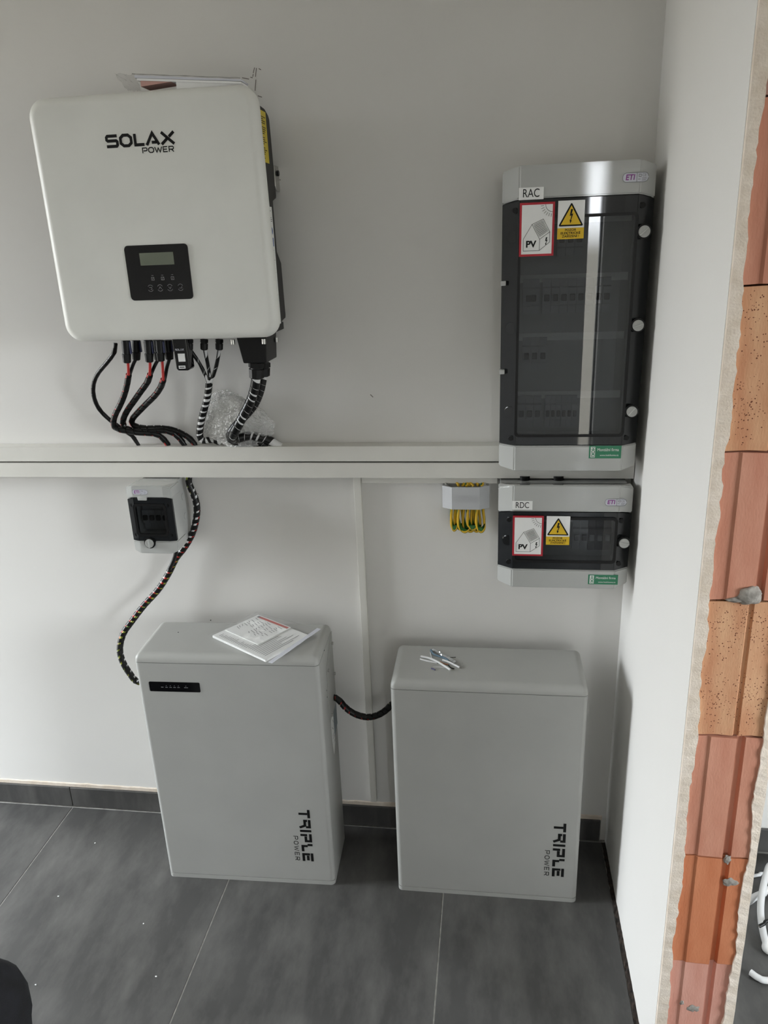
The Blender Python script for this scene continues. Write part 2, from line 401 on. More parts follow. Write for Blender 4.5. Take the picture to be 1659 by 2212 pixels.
wall_with_hole('wall_far_right', 'y', YB - 0.2, YW, -0.1, ZC + 0.1, X2, X2 + 0.2, [WIN_R])
wall_with_hole('wall_rear', 'x', XL, X2, -0.1, ZC + 0.1, YB - 0.2, YB, [WIN_S])
struct(obj('ceiling', box(XL - 0.2, X2 + 0.2, YB - 0.2, YW + 0.2, ZC, ZC + 0.2), m_ceil, smooth=False))
def window(name, axis, a0, a1, z0, z1, t, mull=0):
    b = bmesh.new(); w = 0.055 if a1 - a0 > 0.3 else 0.012
    def bar(p, q, u, v):
        if axis == 'y': box(t - 0.03, t + 0.03, p, q, u, v, 0.004, 1, bm=b)
        else: box(p, q, t - 0.03, t + 0.03, u, v, 0.004, 1, bm=b)
    bar(a0, a0 + w, z0, z1); bar(a1 - w, a1, z0, z1); bar(a0 + w, a1 - w, z0, z0 + w); bar(a0 + w, a1 - w, z1 - w, z1)
    o = struct(obj(name, b, m_frame))
    if axis == 'y': p = box(t - 0.004, t + 0.004, a0 + w - .004, a1 - w + .004, z0 + w - .004, z1 - w + .004)
    else: p = box(a0 + w - .004, a1 - w + .004, t - 0.004, t + 0.004, z0 + w - .004, z1 - w + .004)
    obj('pane', p, m_glass, o, smooth=False); return o
window('window_1', 'y', *WIN_L, XL - 0.12)
window('window_2', 'y', *WIN_R, X2 + 0.12)
window('window_3', 'x', *WIN_S, YB - 0.12)

# skirting tiles along the back wall
bb = struct(obj('baseboard_back', box(XL, XR - 0.014, YW - 0.004, YW, 0.0, 0.070), m_grout, smooth=False))
def skirt(x0, x1, parent):
    obj('tile', box(x0, x1, YW - 0.0105, YW - 0.003, 0.003, 0.0735, 0.0008, 1), m_tile, parent)
xs = [XL + 0.002, -3.113, -2.513, -1.913, -1.313, -0.713, -0.113, XR - 0.016]
for p, q in zip(xs, xs[1:]): skirt(p + 0.001, q - 0.001, bb)
bb2 = struct(obj('baseboard_far', box(XP + 0.002, X2, YW - 0.004, YW, 0.0, 0.076), m_grout, smooth=False))
xs = [XP + 0.006, 1.087, 1.687, 2.287, X2 - 0.004]
for p, q in zip(xs, xs[1:]): obj('tile', box(p + .001, q - .001, YW - 0.0105, YW - 0.003, 0.003, 0.080, 0.0008, 1), m_tile, bb2)
# rough unpainted plaster line above the skirting
b = bmesh.new(); N = 160; top = []; bot = []; x0, x1 = XL + 0.01, XR - 0.012
for i in range(N + 1):
    x = x0 + (x1 - x0) * i / N; top.append((x, 0.0845 + 0.003 * noise.noise(Vector((x * 30, 0, 0))))); bot.append((x, 0.0725))
for i in range(N):
    q = [b.verts.new((p[0], YW - 0.0035, p[1])) for p in (bot[i], bot[i + 1], top[i + 1], top[i])]; b.faces.new(q)
    q2 = [b.verts.new(v) for v in ((top[i][0], YW - .0035, top[i][1]), (top[i + 1][0], YW - .0035, top[i + 1][1]), (top[i + 1][0], YW + .001, top[i + 1][1] + .002), (top[i][0], YW + .001, top[i][1] + .002))]; b.faces.new(q2)
struct(obj('trim_1', b, m_plaster, smooth=False))

# ------------------------------------------------------------------ partition: plaster skins round clay blocks, broken end towards the opening
def jy(z): return 1.152 + 0.031 * z
def shear_end(bm):
    for v in bm.verts:
        if v.co.y < 1.5: v.co.y += jy(v.co.z)
    return bm
wall_right = struct(obj('wall_right', shear_end(box(XR, 0.3575, 0.004, YW, -0.05, ZC)), m_wall, smooth=False))
obj('far_skin', shear_end(box(0.4735, XP, 0.004, YW, -0.05, ZC)), m_wall, wall_right, smooth=False)
def ragged(side):
    # end of a plaster skin: straight arris on the room side, broken edge lapping over the clay
    b = bmesh.new(); N = 300; A = []; 
    for i in range(N + 1):
        z = ZC * i / N
        n1 = noise.noise(Vector((z * 9, side * 7.3, 1.1))) * 0.006 + noise.noise(Vector((z * 38, side * 3.1, 4.7))) * 0.0035 + random.uniform(-.0012, .0012)
        if side < 0: xa, xb = XR + 0.0006, 0.3605 + n1
        else: xa, xb = XP - 0.0008 + noise.noise(Vector((z * 16, 9, 2))) * 0.0022, 0.4710 + n1 * 0.9
        y = jy(z)
        A.append([b.verts.new(v) for v in ((xa, y + 0.005, z), (xa, y - 0.004 , z), (xb, y - 0.0045 + 0.001 * math.sin(i * 1.7), z), (xb, y + 0.008, z))])
    for p, q in zip(A, A[1:]):
        for k in range(3): b.faces.new((p[k], p[k + 1], q[k + 1], q[k]))
    b.faces.new(A[0]); b.faces.new(A[-1])
    return b
obj('broken_plaster_edge', ragged(-1), m_plaster, wall_right, smooth=False)
obj('broken_plaster_edge', ragged(1), m_plaster, wall_right, smooth=False)
PROF_S = [(.3565, 0), (.381, 0), (.3855, -.003), (.4285, -.003), (.431, .007), (.4405, .008), (.444, 0), (.4745, -.0005)]
PROF_P = [(.3565, 0), (.395, .0008), (.421, 0), (.4235, .0045), (.4285, .0045), (.431, 0), (.452, .001), (.4745, 0)]
def block(z0, z1, prof, m, ang=0.0, dy=0.0):
    b = bmesh.new(); nz = 6; rows = []
    front_pts = prof + [(.4745, .30), (.3565, .30)]
    for k in range(nz + 1):
        z = z0 + (z1 - z0) * k / nz
        rows.append([b.verts.new((x, jy(z) + y + dy + (noise.noise(Vector((x * 60, z * 30, 3))) * .0008 if y < .1 else 0), z + (0.0008 * math.sin(x * 90 + z0 * 50) if k in (0, nz) and y < .1 else 0))) for x, y in front_pts])
    n = len(front_pts)
    for p, q in zip(rows, rows[1:]):
        for i in range(n): b.faces.new((p[i], p[(i + 1) % n], q[(i + 1) % n], q[i]))
    b.faces.new(rows[0][::-1]); b.faces.new(rows[-1])
    return obj('brick', b, m, wall_right, angle=25, wn=False)
zs = [-0.02, 0.077, 0.328, 0.581, 0.837, 1.092, 1.342, 1.588, 1.833, 2.083, 2.333, ZC - 0.01]
kinds = [(PROF_S, 2), (PROF_S, 3), (PROF_S, 2), (PROF_S, 0), (PROF_P, 1), (PROF_S, 0), (PROF_P, 1), (PROF_S, 0), (PROF_S, 4), (PROF_S, 0), (PROF_P, 1)]
for (a, c), (pr, k) in zip(zip(zs, zs[1:]), kinds): block(a + 0.0015, c - 0.0015, pr, m_brick[k], dy=random.uniform(-.001, .0015))
obj('core', box(.358, .473, 1.45, YW, -0.05, ZC), m_mortar, wall_right, smooth=False)
def blob(c, sx, sy, sz, m, name, parent, seed=0, sub=3, amp=0.35):
    b = bmesh.new(); bmesh.ops.create_icosphere(b, subdivisions=sub, radius=1)
    for v in b.verts:
        n = 1 + amp * noise.noise(v.co * 1.7 + Vector((seed, 0, 0))) + amp * .5 * noise.noise(v.co * 4.3 + Vector((0, seed, 0)))
        v.co = Vector((v.co.x * sx * n + c[0], v.co.y * sy * n + c[1], v.co.z * sz * n + c[2]))
    return obj(name, b, m, parent, angle=60, wn=False)
c = P(1617, 1285, jy(1.1)); blob((c.x, c.y, c.z), .021, .010, .016, m_mortar, 'mortar', wall_right, 3)
c = P(1588, 1293, jy(1.1)); blob((c.x, c.y, c.z - .001), .014, .006, .005, m_mortar, 'mortar', wall_right, 5)
for q, sx, sz, sd in (((1577, 1905), .013, .009, 1), ((1571, 1856), .006, .010, 2), ((1497, 2178), .011, .009, 4), ((1473, 2165), .004, .006, 6)):
    z = P(q[0], q[1], 1.18).z; c = P(q[0], q[1], jy(z)); blob((c.x, c.y - .0005, c.z), sx, .0018, sz, m_mortar, 'mortar', wall_right, sd, 3, .5)

# pencil marks on the back wall
fr = Frame((0, YW, 0), (1, 0, 0), (0, 0, 1), (0, -1, 0))
def wp(px, py): q = P(px, py, YW); return (q.x, q.z)
marks = [[(550, 146), (547, 158)], [(554, 147), (552, 166)], [(559, 148), (564, 151)], [(553, 172), (551, 196)], [(523, 168), (538, 171)], [(541, 167), (546, 168)], [(557, 207), (566, 210)], [(547, 160), (546, 166)]]
b = line_print(fr, [[wp(*p) for p in m_] for m_ in marks], 0.0016, 0.0004); obj('pencil_mark', b, m_pencil, wall_back, smooth=False)
b = line_print(fr, [[wp(604, 388), wp(606, 389)], [wp(800, 852), wp(806, 858)], [wp(427, 1066), wp(428, 1068)], [wp(345, 941), wp(346, 943)]], 0.002, 0.0004); obj('pencil_mark', b, m_pencil, wall_back, smooth=False)

# ------------------------------------------------------------------ cable trunking
def trunk(name, label, x0, x1, z0, z1, d):
    t = thing(name, label, 'cable trunking', ((x0 + x1) / 2, YW, z0))
    obj('channel', box(x0 + .0005, x1 - .0005, YW - d + 0.004, YW, z0 + 0.001, z1 - 0.0035, 0.0006, 1), m_trunk, t)
    b = prism([(YW - d, z0), (YW - d, z1), (YW - 0.001, z1 ), (YW - 0.001, z1 - 0.002), (YW - d + 0.002, z1 - 0.002), (YW - d + 0.002, z0)], 'x', x0, x1)
    obj('lid', b, m_trunk, t, smooth=False)
    return t
trunk('cable_trunking', 'long white cable trunking that the inverter cables drop into', XL + 0.01, 0.0215, 1.1575, 1.1955, 0.04)
trunk('cable_trunking', 'lower long white cable trunking running on under the tall enclosure', XL + 0.01, XR - 0.002, 1.1145, 1.153, 0.04)
t = thing('cable_trunking', 'short slim white trunking above the grey terminal cover', 'cable trunking', (-0.15, YW, 1.093))
obj('lid', box(-0.322, 0.0195, YW - 0.018, YW, 1.0935, 1.1143, 0.0012, 1), m_trunk, t)
t = thing('cable_trunking', 'slim upright white trunking running down between the two batteries', 'cable trunking', (-0.333, YW, 0.08))
obj('channel', box(-0.3415, -0.3245, YW - 0.014, YW, 0.098, 1.1138, 0.0006, 1), m_trunk, t)
obj('lid', box(-0.3425, -0.3232, YW - 0.020, YW - 0.0125, 0.100, 1.1140, 0.0015, 2), m_trunk, t)

# ------------------------------------------------------------------ inverter
IX0, IX1, IZ0, IZ1, IY = -0.960, -0.458, 1.479, 1.975, 1.645
inv = thing('solar_inverter', 'white wall-mounted solar inverter with rounded cover and small black display', 'inverter', (-0.704, YW, IZ0))
b = bmesh.new(); bmesh.ops.create_cube(b, size=1.0)
for v in b.verts: v.co = Vector((IX0 if v.co.x < 0 else IX1, IY if v.co.y < 0 else 1.668, IZ0 if v.co.z < 0 else IZ1))
bmesh.ops.bevel(b, geom=[e for e in b.edges if abs(e.verts[0].co.y - e.verts[1].co.y) > .01], offset=0.040, segments=10, profile=0.5, affect='EDGES')
bmesh.ops.bevel(b, geom=[e for e in b.edges if e.verts[0].co.y < IY + .001 and e.verts[1].co.y < IY + .001], offset=0.020, segments=7, profile=0.5, affect='EDGES')
for v in b.verts:
    if v.co.x > -.7: v.co.x -= (v.co.z - 1.5) * .016
obj('front_cover', b, m_white, inv, angle=50)
prof = [(1.667, 1.497), (1.757, 1.497), (1.762, 1.506), (1.800, 1.507), (1.803, 1.514), (1.800, 1.632), (1.766, 1.655), (1.760, 1.728), (1.766, 1.765), (1.800, 1.769), (1.803, 1.775), (1.795, 1.929), (1.788, 1.936), (1.764, 1.945), (1.667, 1.950)]
body = obj('heat_sink_body', prism(prof, 'x', -0.927, -0.4815, 0.0025, 2), m_dark, inv)
for k in range(11):          # cooling fins behind the body
    x = -0.90 + k * 0.04
    obj('fin', box(x, x + 0.004, 1.797, 1.822, 1.53, 1.90), m_dark, body, smooth=False)
obj('mounting_bracket', box(-0.90, -0.51, 1.800, YW, 1.79, 1.86, 0.002, 1), m_steel, inv)
# side clip
cp = P(596, 378, 1.80); clip = obj('bracket_clip', prism([(1.796, 1.795), (1.806, 1.785), (1.832, 1.785), (1.832, 1.838), (1.798, 1.838)], 'x', -0.4850, -0.4795, 0.001, 1), m_steel, inv)
obj('screw', cyl((-0.4795, 1.812, 1.822), (-0.474, 1.812, 1.822), 0.006, seg=6), m_black, clip)
# side labels
def side_frame(y, z): return Frame((-0.4815, y, z), (0, 1, 0), (0, 0, 1), (1, 0, 0))
sf = side_frame(0, 0)
def side_quad(pts, h=.0006): return poly_print(sf, [[(y, z) for y, z in pts]], h)
yl = obj('caution_label', side_quad([(1.690, 1.938), (1.764, 1.938), (1.764, 1.838), (1.690, 1.838)]), m_yellow, inv, smooth=False)
b = line_print(sf, [[(1.70, z), (1.757 + random.uniform(-.022, .002), z)] for z in [1.93 - .004 * k for k in range(22) if k % 5]], .0016, .0009); obj('print', b, m_ink, yl, smooth=False)
rl = obj('rating_label', side_quad([(1.690, 1.750), (1.753, 1.750), (1.753, 1.500), (1.690, 1.500)]), m_paper, inv, smooth=False)
b = line_print(sf, [[(1.705, z), (1.748 - random.uniform(0, .022), z)] for z in [1.745 - .0035 * k for k in range(11)]], .0014, .0009); obj('print', b, m_ink, rl, smooth=False)
b = line_print(sf, [[(1.705, z), (1.748 - random.uniform(0, .022), z)] for z in [1.66 - .003 * k for k in range(52)]], .0014, .0009); obj('print', b, m_ink, rl, smooth=False)
b = poly_print(sf, [[(1.720 + .026 * (.5 + .5 * math.cos(a)), 1.70 + .009 * math.sin(a)) for a in [k * .52 for k in range(12)]]], .0009); obj('print', b, m_blue, rl, smooth=False)
obj('print', side_quad([(1.714, 1.686), (1.746, 1.686), (1.746, 1.668), (1.714, 1.668)], .0009), m_blue, rl, smooth=False)
# display
dp = obj('display_panel', prism(rrect(-0.785, -0.642, 1.567, 1.681, 0.008), 'y', IY - 0.0025, IY + .001, 0.0006, 1), m_blackg, inv)
obj('screen', box(-0.752, -0.6755, IY - 0.0029, IY - 0.001, 1.6395, 1.665), m_lcd, dp, smooth=False)
df = front(0, 0, IY - 0.0025)
lines = []
for cx, kind in ((-0.7365, 0), (-0.7145, 1), (-0.692, 2), (-0.668, 3)):
    cz = 1.592
    for s in (0, math.pi):
        lines.append([(cx + .0062 * math.cos(a + s), cz + .0068 * math.sin(a + s)) for a in [math.radians(30 + 12 * k) for k in range(11)]])
    if kind == 0: lines.append([(cx - .003, cz + .0015), (cx + .003, cz + .0015), (cx + .003, cz - .0025), (cx, cz - .0025)])
    if kind == 1: lines.append([(cx - .003, cz - .002), (cx, cz + .0025), (cx + .003, cz - .002)])
    if kind == 2: lines.append([(cx - .003, cz + .002), (cx, cz - .0025), (cx + .003, cz + .002)])
    if kind == 3: lines.append([(cx - .003, cz - .0015), (cx + .003, cz - .0015), (cx + .003, cz + .0025)])
for cx in (-0.7285, -0.706, -0.6835):
    lines.append([(cx - .0022, 1.6185), (cx + .0022, 1.6185)])
    lines.append([(cx - .003, 1.6145), (cx + .003, 1.6145), (cx + .003, 1.6085), (cx - .003, 1.6085), (cx - .003, 1.6145)]); lines.append([(cx - .001, 1.610), (cx + .0012, 1.613)])
obj('button_icons', line_print(df, lines, .0008, .0004), m_greyink, dp, smooth=False)
# lettering SOLAX POWER in strokes
def stroke_word(fr, letters, x, z, w, h, gap, sw, bm=None):
    b = bm or bmesh.new()
    for L, k in letters:
        line_print(fr, [[(x + px * w * k, z + pz * h) for px, pz in ln] for ln in GLYPH[L]], sw, .0005, b); x += w * k + gap
    return b
GLYPH = {
 'S': [[(.97, .93), (.14, .93), (.05, .82), (.05, .62), (.14, .53), (.86, .53), (.95, .44), (.95, .18), (.86, .07), (.0, .07)]],
 'O': [[(.3, .94), (.7, .94), (.93, .72), (.93, .28), (.7, .06), (.3, .06), (.07, .28), (.07, .72), (.3, .94)]],
 'L': [[(.1, 1), (.1, .08), (1, .08)]],
 'A': [[(.02, .0), (.52, .97), (.98, .0)], [(.42, .22), (.80, .22)]],
 'X': [[(.05, 1), (.95, 0)], [(.98, 1), (.6, .6)], [(.45, .45), (.02, 0)]],
 'P': [[(.08, 0), (.08, .93), (.82, .93), (.94, .8), (.94, .55), (.82, .42), (.25, .42)]],
 'W': [[(0, 1), (.26, .05), (.5, .8), (.74, .05), (1, 1)]],
 'E': [[(.95, .94), (.1, .94), (.1, .06), (.95, .06)], [(.1, .5), (.85, .5)]],
 'R': [[(.08, 0), (.08, .94), (.80, .94), (.92, .82), (.92, .56), (.80, .44), (.08, .44)], [(.5, .44), (.95, 0)]],
 # blocky cut letters of the batteries
 't': [[(0, .88), (1, .88)], [(.5, .76), (.5, 0)]],
 'r': [[(0, .88), (.88, .88), (.88, .56)], [(.12, .70), (.12, .36)], [(.12, .48), (.70, .48), (.95, 0)]],
 'i': [[(.5, 1), (.5, 0)]],
 'p': [[(0, .88), (.88, .88), (.88, .46), (.30, .46)], [(.14, .60), (.14, 0)]],
 'l': [[(.14, 1), (.14, .56)], [(.30, .56), (.30, .12), (1, .12)]],
 'e': [[(0, .88), (1, .88)], [(.3, .52), (.9, .52)], [(.14, .70), (.14, .12), (1, .12)]],
}
tf = front(0, 0, IY)
b = stroke_word(tf, [('S', 1), ('O', 1.05), ('L', .85), ('A', 1.1), ('X', 1.15)], -0.791, 1.8735, 0.0252, 0.0225, 0.0045, 0.0058)
lt = obj('lettering', b, m_ink, inv, smooth=False)
b = stroke_word(tf, [('P', 1), ('O', 1.1), ('W', 1.35), ('E', .95), ('R', 1)], -0.7155, 1.8590, 0.0112, 0.0105, 0.0020, 0.0021)
obj('lettering', b, m_ink, inv, smooth=False)
# underside fittings
def gland(name, top, bot, r, parent, m=m_black):
    top, bot = Vector(top), Vector(bot); L = bot - top
    b = cyl(top, top + L * .3, r * 1.05, seg=6); cyl(top + L * .28, top + L * .42, r * .8, seg=16, bm=b); cyl(top + L * .40, top + L * .92, r, r * .96, seg=10, bm=b); cyl(top + L * .9, bot, r * .95, r * .7, seg=16, bm=b)
    return obj(name, b, m, parent, angle=25)
x0 = P(510, 740, 1.70).x; x1 = P(572, 740, 1.70).x
tb = obj('terminal_box', prism([(x0, 1.482), (x1 + .004, 1.482), (x1, P(545, 785, 1.70).z), (x0 + .012, P(545, 785, 1.70).z)], 'y', 1.70, 1.79, .003, 2), m_black, inv)
for q, Y in (((503, 739), 1.705), ((570, 738), 1.695), ((597, 734), 1.775)):
    c = P(q[0], q[1], Y); obj('screw', cyl((c.x, c.y, c.z + .006), (c.x, c.y, c.z - .005), .0048, seg=14), m_steel, tb)
gland('cable_gland', P(554, 783, 1.725), P(554, 818, 1.725), .0185, tb)
gland('cable_gland', P(569, 783, 1.765), P(569, 813, 1.765), .0165, tb)
obj('antenna_flange', prism(rrect(P(226, 740, 1.73).x, P(266, 740, 1.73).x, 1.474, 1.484, .003), 'y', 1.715, 1.75, .002, 1), m_black, inv)
for q in ((409, 733, 756), (441, 733, 756), (473.6, 733, 756)): gland('cable_gland', P(q[0], q[1], 1.735), P(q[0], q[2], 1.735), .0092, inv)
obj('underside_plate', box(-0.925, -0.485, 1.672, 1.79, 1.4835, 1.50, .001, 1), m_black, inv)

# wifi dongle (its square code is left out)
dx0, dx1 = P(374, 760, 1.71).x, P(405, 760, 1.71).x; dz0 = P(390, 801, 1.71).z
dg_ = thing('wifi_dongle', 'black communication dongle with white stickers plugged in under the inverter', 'dongle', ((dx0 + dx1) / 2, 1.72, dz0))
obj('body', prism([(dx0, 1.476), (dx1, 1.476), (dx1 + .001, dz0 + .004), (dx1 - .004, dz0), (dx0 + .006, dz0), (dx0 + .002, dz0 + .005)], 'y', 1.71, 1.742, .003, 3), m_blackg, dg_)
dff = front(0, 0, 1.71)
q0, q1 = P(384, 764, 1.71), P(401, 781, 1.71)
ws = obj('sticker', poly_print(dff, [[(q0.x, q0.z), (q1.x, q0.z), (q1.x, q1.z), (q0.x, q1.z)]]), m_paper, dg_, smooth=False)
q0, q1 = P(386, 790, 1.71), P(401, 796, 1.71)
ws = obj('sticker', poly_print(dff, [[(q0.x, q0.z), (q1.x, q0.z), (q1.x, q1.z), (q0.x, q1.z)]]), m_paper, dg_, smooth=False)
obj('print', line_print(dff, [[(q0.x + .002, (q0.z + q1.z) / 2), (q1.x - .002, (q0.z + q1.z) / 2)]], .002, .0009), m_ink, ws, smooth=False)
q0 = P(389, 755.5, 1.71)
b = stroke_word(dff, [('S', 1), ('O', 1.05), ('L', .85), ('A', 1.1), ('X', 1.15)], P(379, 757.5, 1.71).x, P(379, 757.5, 1.71).z, 0.0034, 0.0042, 0.0008, 0.0007)
obj('lettering', b, m_paper2, dg_, smooth=False)

# ------------------------------------------------------------------ cables of the inverter
def path(pts, n=8): return catmull([P(*p) for p in pts], n)
def ramp(pts, Y0, Y1, hold=None):
    n = len(pts) - 1; return [(p[0], p[1], Y0 + (Y1 - Y0) * (i / n)) for i, p in enumerate(pts)]
t = thing('communication_cable', 'thin black cable curving out widest left below the inverter', 'cable', P(298, 960, 1.812))
pp = path([(249, 741, 1.73), (249, 748, 1.73), (246, 763, 1.735), (232, 782, 1.745), (211.6, 806.7, 1.76), (202, 830, 1.77), (202.5, 856, 1.78), (213, 882, 1.79), (234.7, 905, 1.80), (268, 929.6, 1.808), (286.8, 942.7, 1.811), (300, 963, 1.812)])
obj('sheath', tube(pp, .0046), m_cableb, t); obj('spiral_wrap', wrap(pp, .0045, .021, .88, .0009, .02, .95), m_wrapb, t)
dcs = [
 ('left', [(278, 809), (275, 828), (269.4, 850), (260.8, 872), (250.6, 892), (245, 909), (246.5, 921), (258, 928), (275, 931), (292.6, 934), (315.7, 935.4), (339, 938), (353, 948), (365, 964)], (271.6, 735, 274.5, 784), (294, 735, 294.7, 778), (276, 779), (293, 776), 'leftmost wrapped pair of red and black solar cables below the inverter', 1.772),
 ('mid', [(324, 809), (318.6, 825.5), (304, 845.7), (289.7, 866), (275.5, 886), (267, 903.6), (266, 916.6), (275, 926.7), (294, 931), (323, 931), (352, 929.6), (373.6, 935.4), (388, 947), (401, 964)], (320, 735, 323, 782.5), (339, 735, 342, 778), (324, 778), (341.8, 776), 'middle wrapped pair of red and black solar cables below the inverter', 1.786),
 ('right', [(353, 820), (347.6, 835.6), (334.5, 854.4), (315.7, 873), (298.4, 890.6), (287, 903.6), (284.8, 913.7), (293, 921), (315.7, 925), (344.7, 924.6), (366.4, 926.7), (388, 934), (410, 947), (424, 964)], (344, 735, 347.5, 780.5), (362.5, 735, 366.5, 777), (350, 777), (366, 775), 'wrapped pair of red and black solar cables hanging beside the dongle', 1.80)]
for nm, pts, c1, c2, rt, bt, label, Ym in dcs:
    n = len(pts); Ys = [1.725 + (Ym - 1.725) * min(1, i / 6) for i in range(n)]
    for i in range(n - 4, n): Ys[i] = Ym + (1.813 - Ym) * (i - n + 5) / 4
    t = thing('solar_cable_pair', label, 'cable', P(pts[-1][0], pts[-1][1], 1.813), 'wrapped solar cable pairs below the inverter')
    pp = path([(p[0], p[1], Y) for p, Y in zip(pts, Ys)])
    obj('black_core', tube(pp, .0058), m_cableb, t); 
    # a red core half shows in the gaps of the winding
    T_, U_ = frames(pp); pr = [p + (U_[i] * math.cos(.9) + T_[i].cross(U_[i]) * math.sin(.9)) * .0016 for i, p in enumerate(pp)]
    obj('red_core', tube(pr, .0054), m_cabler, t)
    obj('spiral_wrap', wrap(pp, .0061, .020, .84, .0014, .01, .965, vary=.12), m_wrapb, t)
    s0 = pp[0]
    rp_ = catmull([P(rt[0], rt[1], 1.715), P((rt[0] + pts[0][0]) / 2, (rt[1] + pts[0][1]) / 2, 1.72), s0 + Vector((0, -.002, 0)), pp[4] + Vector((0, -.001, 0))])
    obj('red_cable', tube(rp_, .0033), m_cabler, t)
    bp_ = catmull([P(bt[0], bt[1], 1.75), P((bt[0] * .6 + pts[0][0] * .4), (bt[1] * .6 + pts[0][1] * .4), 1.745), s0 + Vector((.002, .004, .002)), pp[4] + Vector((0, .002, 0))])
    obj('black_cable', tube(bp_, .0042), m_cableb, t)
    for (xa, ya, xb, yb), Y in ((c1, 1.715), (c2, 1.75)):
        a, e_ = P(xa, ya, Y), P(xb, yb, Y); L = e_ - a
        b = cyl(a, a + L * .55, .0098, .0094, seg=16); cyl(a + L * .5, a + L * .62, .0083, seg=16, bm=b); cyl(a + L * .6, e_ - L * .03, .0106, .0092, seg=10, bm=b); cyl(e_ - L * .04, e_, .009, .007, seg=12, bm=b)
        cn = obj('connector', b, m_black, t, angle=25)
        for s in (-1, 1): obj('latch', box(a.x + s * .0085 - .0016, a.x + s * .0085 + .0016, Y - .004, Y + .004, a.z + L.z * .6, a.z + L.z * .05, .0008, 1), m_black if s < 0 else mat('blue_latch', '#20264d', .4), cn)
# three signal cables joining one wrapped bundle
t = thing('signal_cable_bundle', 'three white cables joining into one black wrapped bundle left of the bubble wrap', 'cable', P(432, 950, 1.80))
bp = path([(452.5, 819, 1.765), (451.5, 830, 1.768), (450, 843, 1.77), (447.7, 860, 1.775), (442, 882, 1.78), (436, 903.6, 1.785), (432.5, 923.9, 1.79), (431.5, 939.8, 1.795), (436, 950, 1.80), (445, 951.5, 1.806), (460, 950, 1.81), (478, 956, 1.813)])
obj('white_core', tube(bp, .0074), m_cablew, t); obj('spiral_wrap', wrap(bp, .0073, .0165, .60, .0014, .02, .99, vary=.25), m_wrapb, t)
for pts in ([(409, 752), (412, 759), (421.7, 771), (434.7, 791), (446, 817), (450, 830)], [(441, 752), (443.4, 758), (447, 778), (453, 812), (452, 830)], [(473.7, 752), (473.5, 758), (468, 788), (461, 811), (455, 830)]):
    n = len(pts); pp = path([(p[0], p[1], 1.735 + .032 * i / (n - 1)) for i, p in enumerate(pts)])
    c = obj('signal_cable', tube(pp, .0036), m_cablew, t); obj('spiral_wrap', wrap(pp, .0036, .030, .93, .0008, .14, .86), m_wrapb, c)
# two heavy AC cables
t = thing('power_cable', 'thick white power cable with open black spiral wrap from the terminal box', 'cable', P(600, 961, 1.80))
pp = path([(554, 812, 1.725), (553, 822, 1.725), (550.5, 836, 1.73), (546, 854, 1.735), (537.4, 875, 1.74), (527, 895, 1.742), (515.7, 916.6, 1.745), (507, 932.5, 1.75), (501, 946, 1.762), (506, 950, 1.777), (518, 945.5, 1.787), (537.4, 941.5, 1.793), (559, 944.4, 1.798), (580.8, 950.8, 1.804), (606, 965, 1.81)])
obj('sheath', tube(pp, .0100, 16), m_cablew, t); obj('spiral_wrap', wrap(pp, .0100, .0168, .80, .0016, .045, .93, vary=.22, hand=-1), m_wrapb, t)
t = thing('power_cable', 'second power cable closely wrapped in black, half behind the thick striped one', 'cable', P(588, 958, 1.815))
pp = path([(568.5, 808, 1.765), (567, 822, 1.765), (562, 845, 1.765), (551, 872, 1.765), (536, 892, 1.764), (519, 909, 1.764), (505, 924, 1.766), (497, 938, 1.772), (499, 949, 1.784), (513, 955, 1.797), (540, 954, 1.803), (562, 956, 1.806), (578, 965, 1.808)])
obj('sheath', tube(pp, .0085, 14), m_cablew, t); obj('spiral_wrap', wrap(pp, .0086, .014, .93, .0014, .05, .99, hand=-1), m_wrapb, t)

# ------------------------------------------------------------------ bubble wrap ball
def crumple(center, outline_scale, seed, sub=5):
    b = bmesh.new(); bmesh.ops.create_icosphere(b, subdivisions=sub, radius=1)
    for v in b.verts:
        q = v.co.copy(); n = 1 + .16 * noise.noise(q * 1.3 + Vector((seed, 0, 0))) - .24 * abs(noise.noise(q * 3.2 + Vector((0, seed, 0)))) - .16 * abs(noise.noise(q * 7.5 + Vector((0, 0, seed)))) + .07 * noise.noise(q * 16)
        x = q.x * outline_scale[0] * n; z = q.z * outline_scale[2] * n
        if q.z > 0: x += -0.018 * q.z          # peak leans left
        if q.z > 0 and q.x > 0: z *= 1 - .42 * q.x
        if q.z < 0: z = max(z * .8, -outline_scale[2] * .62)
        v.co = Vector((x, q.y * outline_scale[1] * n, z)) + center
    return b
cc = P(514, 914, 1.803)
bw = tag(obj('bubble_wrap', crumple(cc, (.094, .023, .094), 2.3), m_bubble, smooth=False), 'crumpled ball of clear bubble wrap lying on the trunking behind the thick cable', 'bubble wrap')

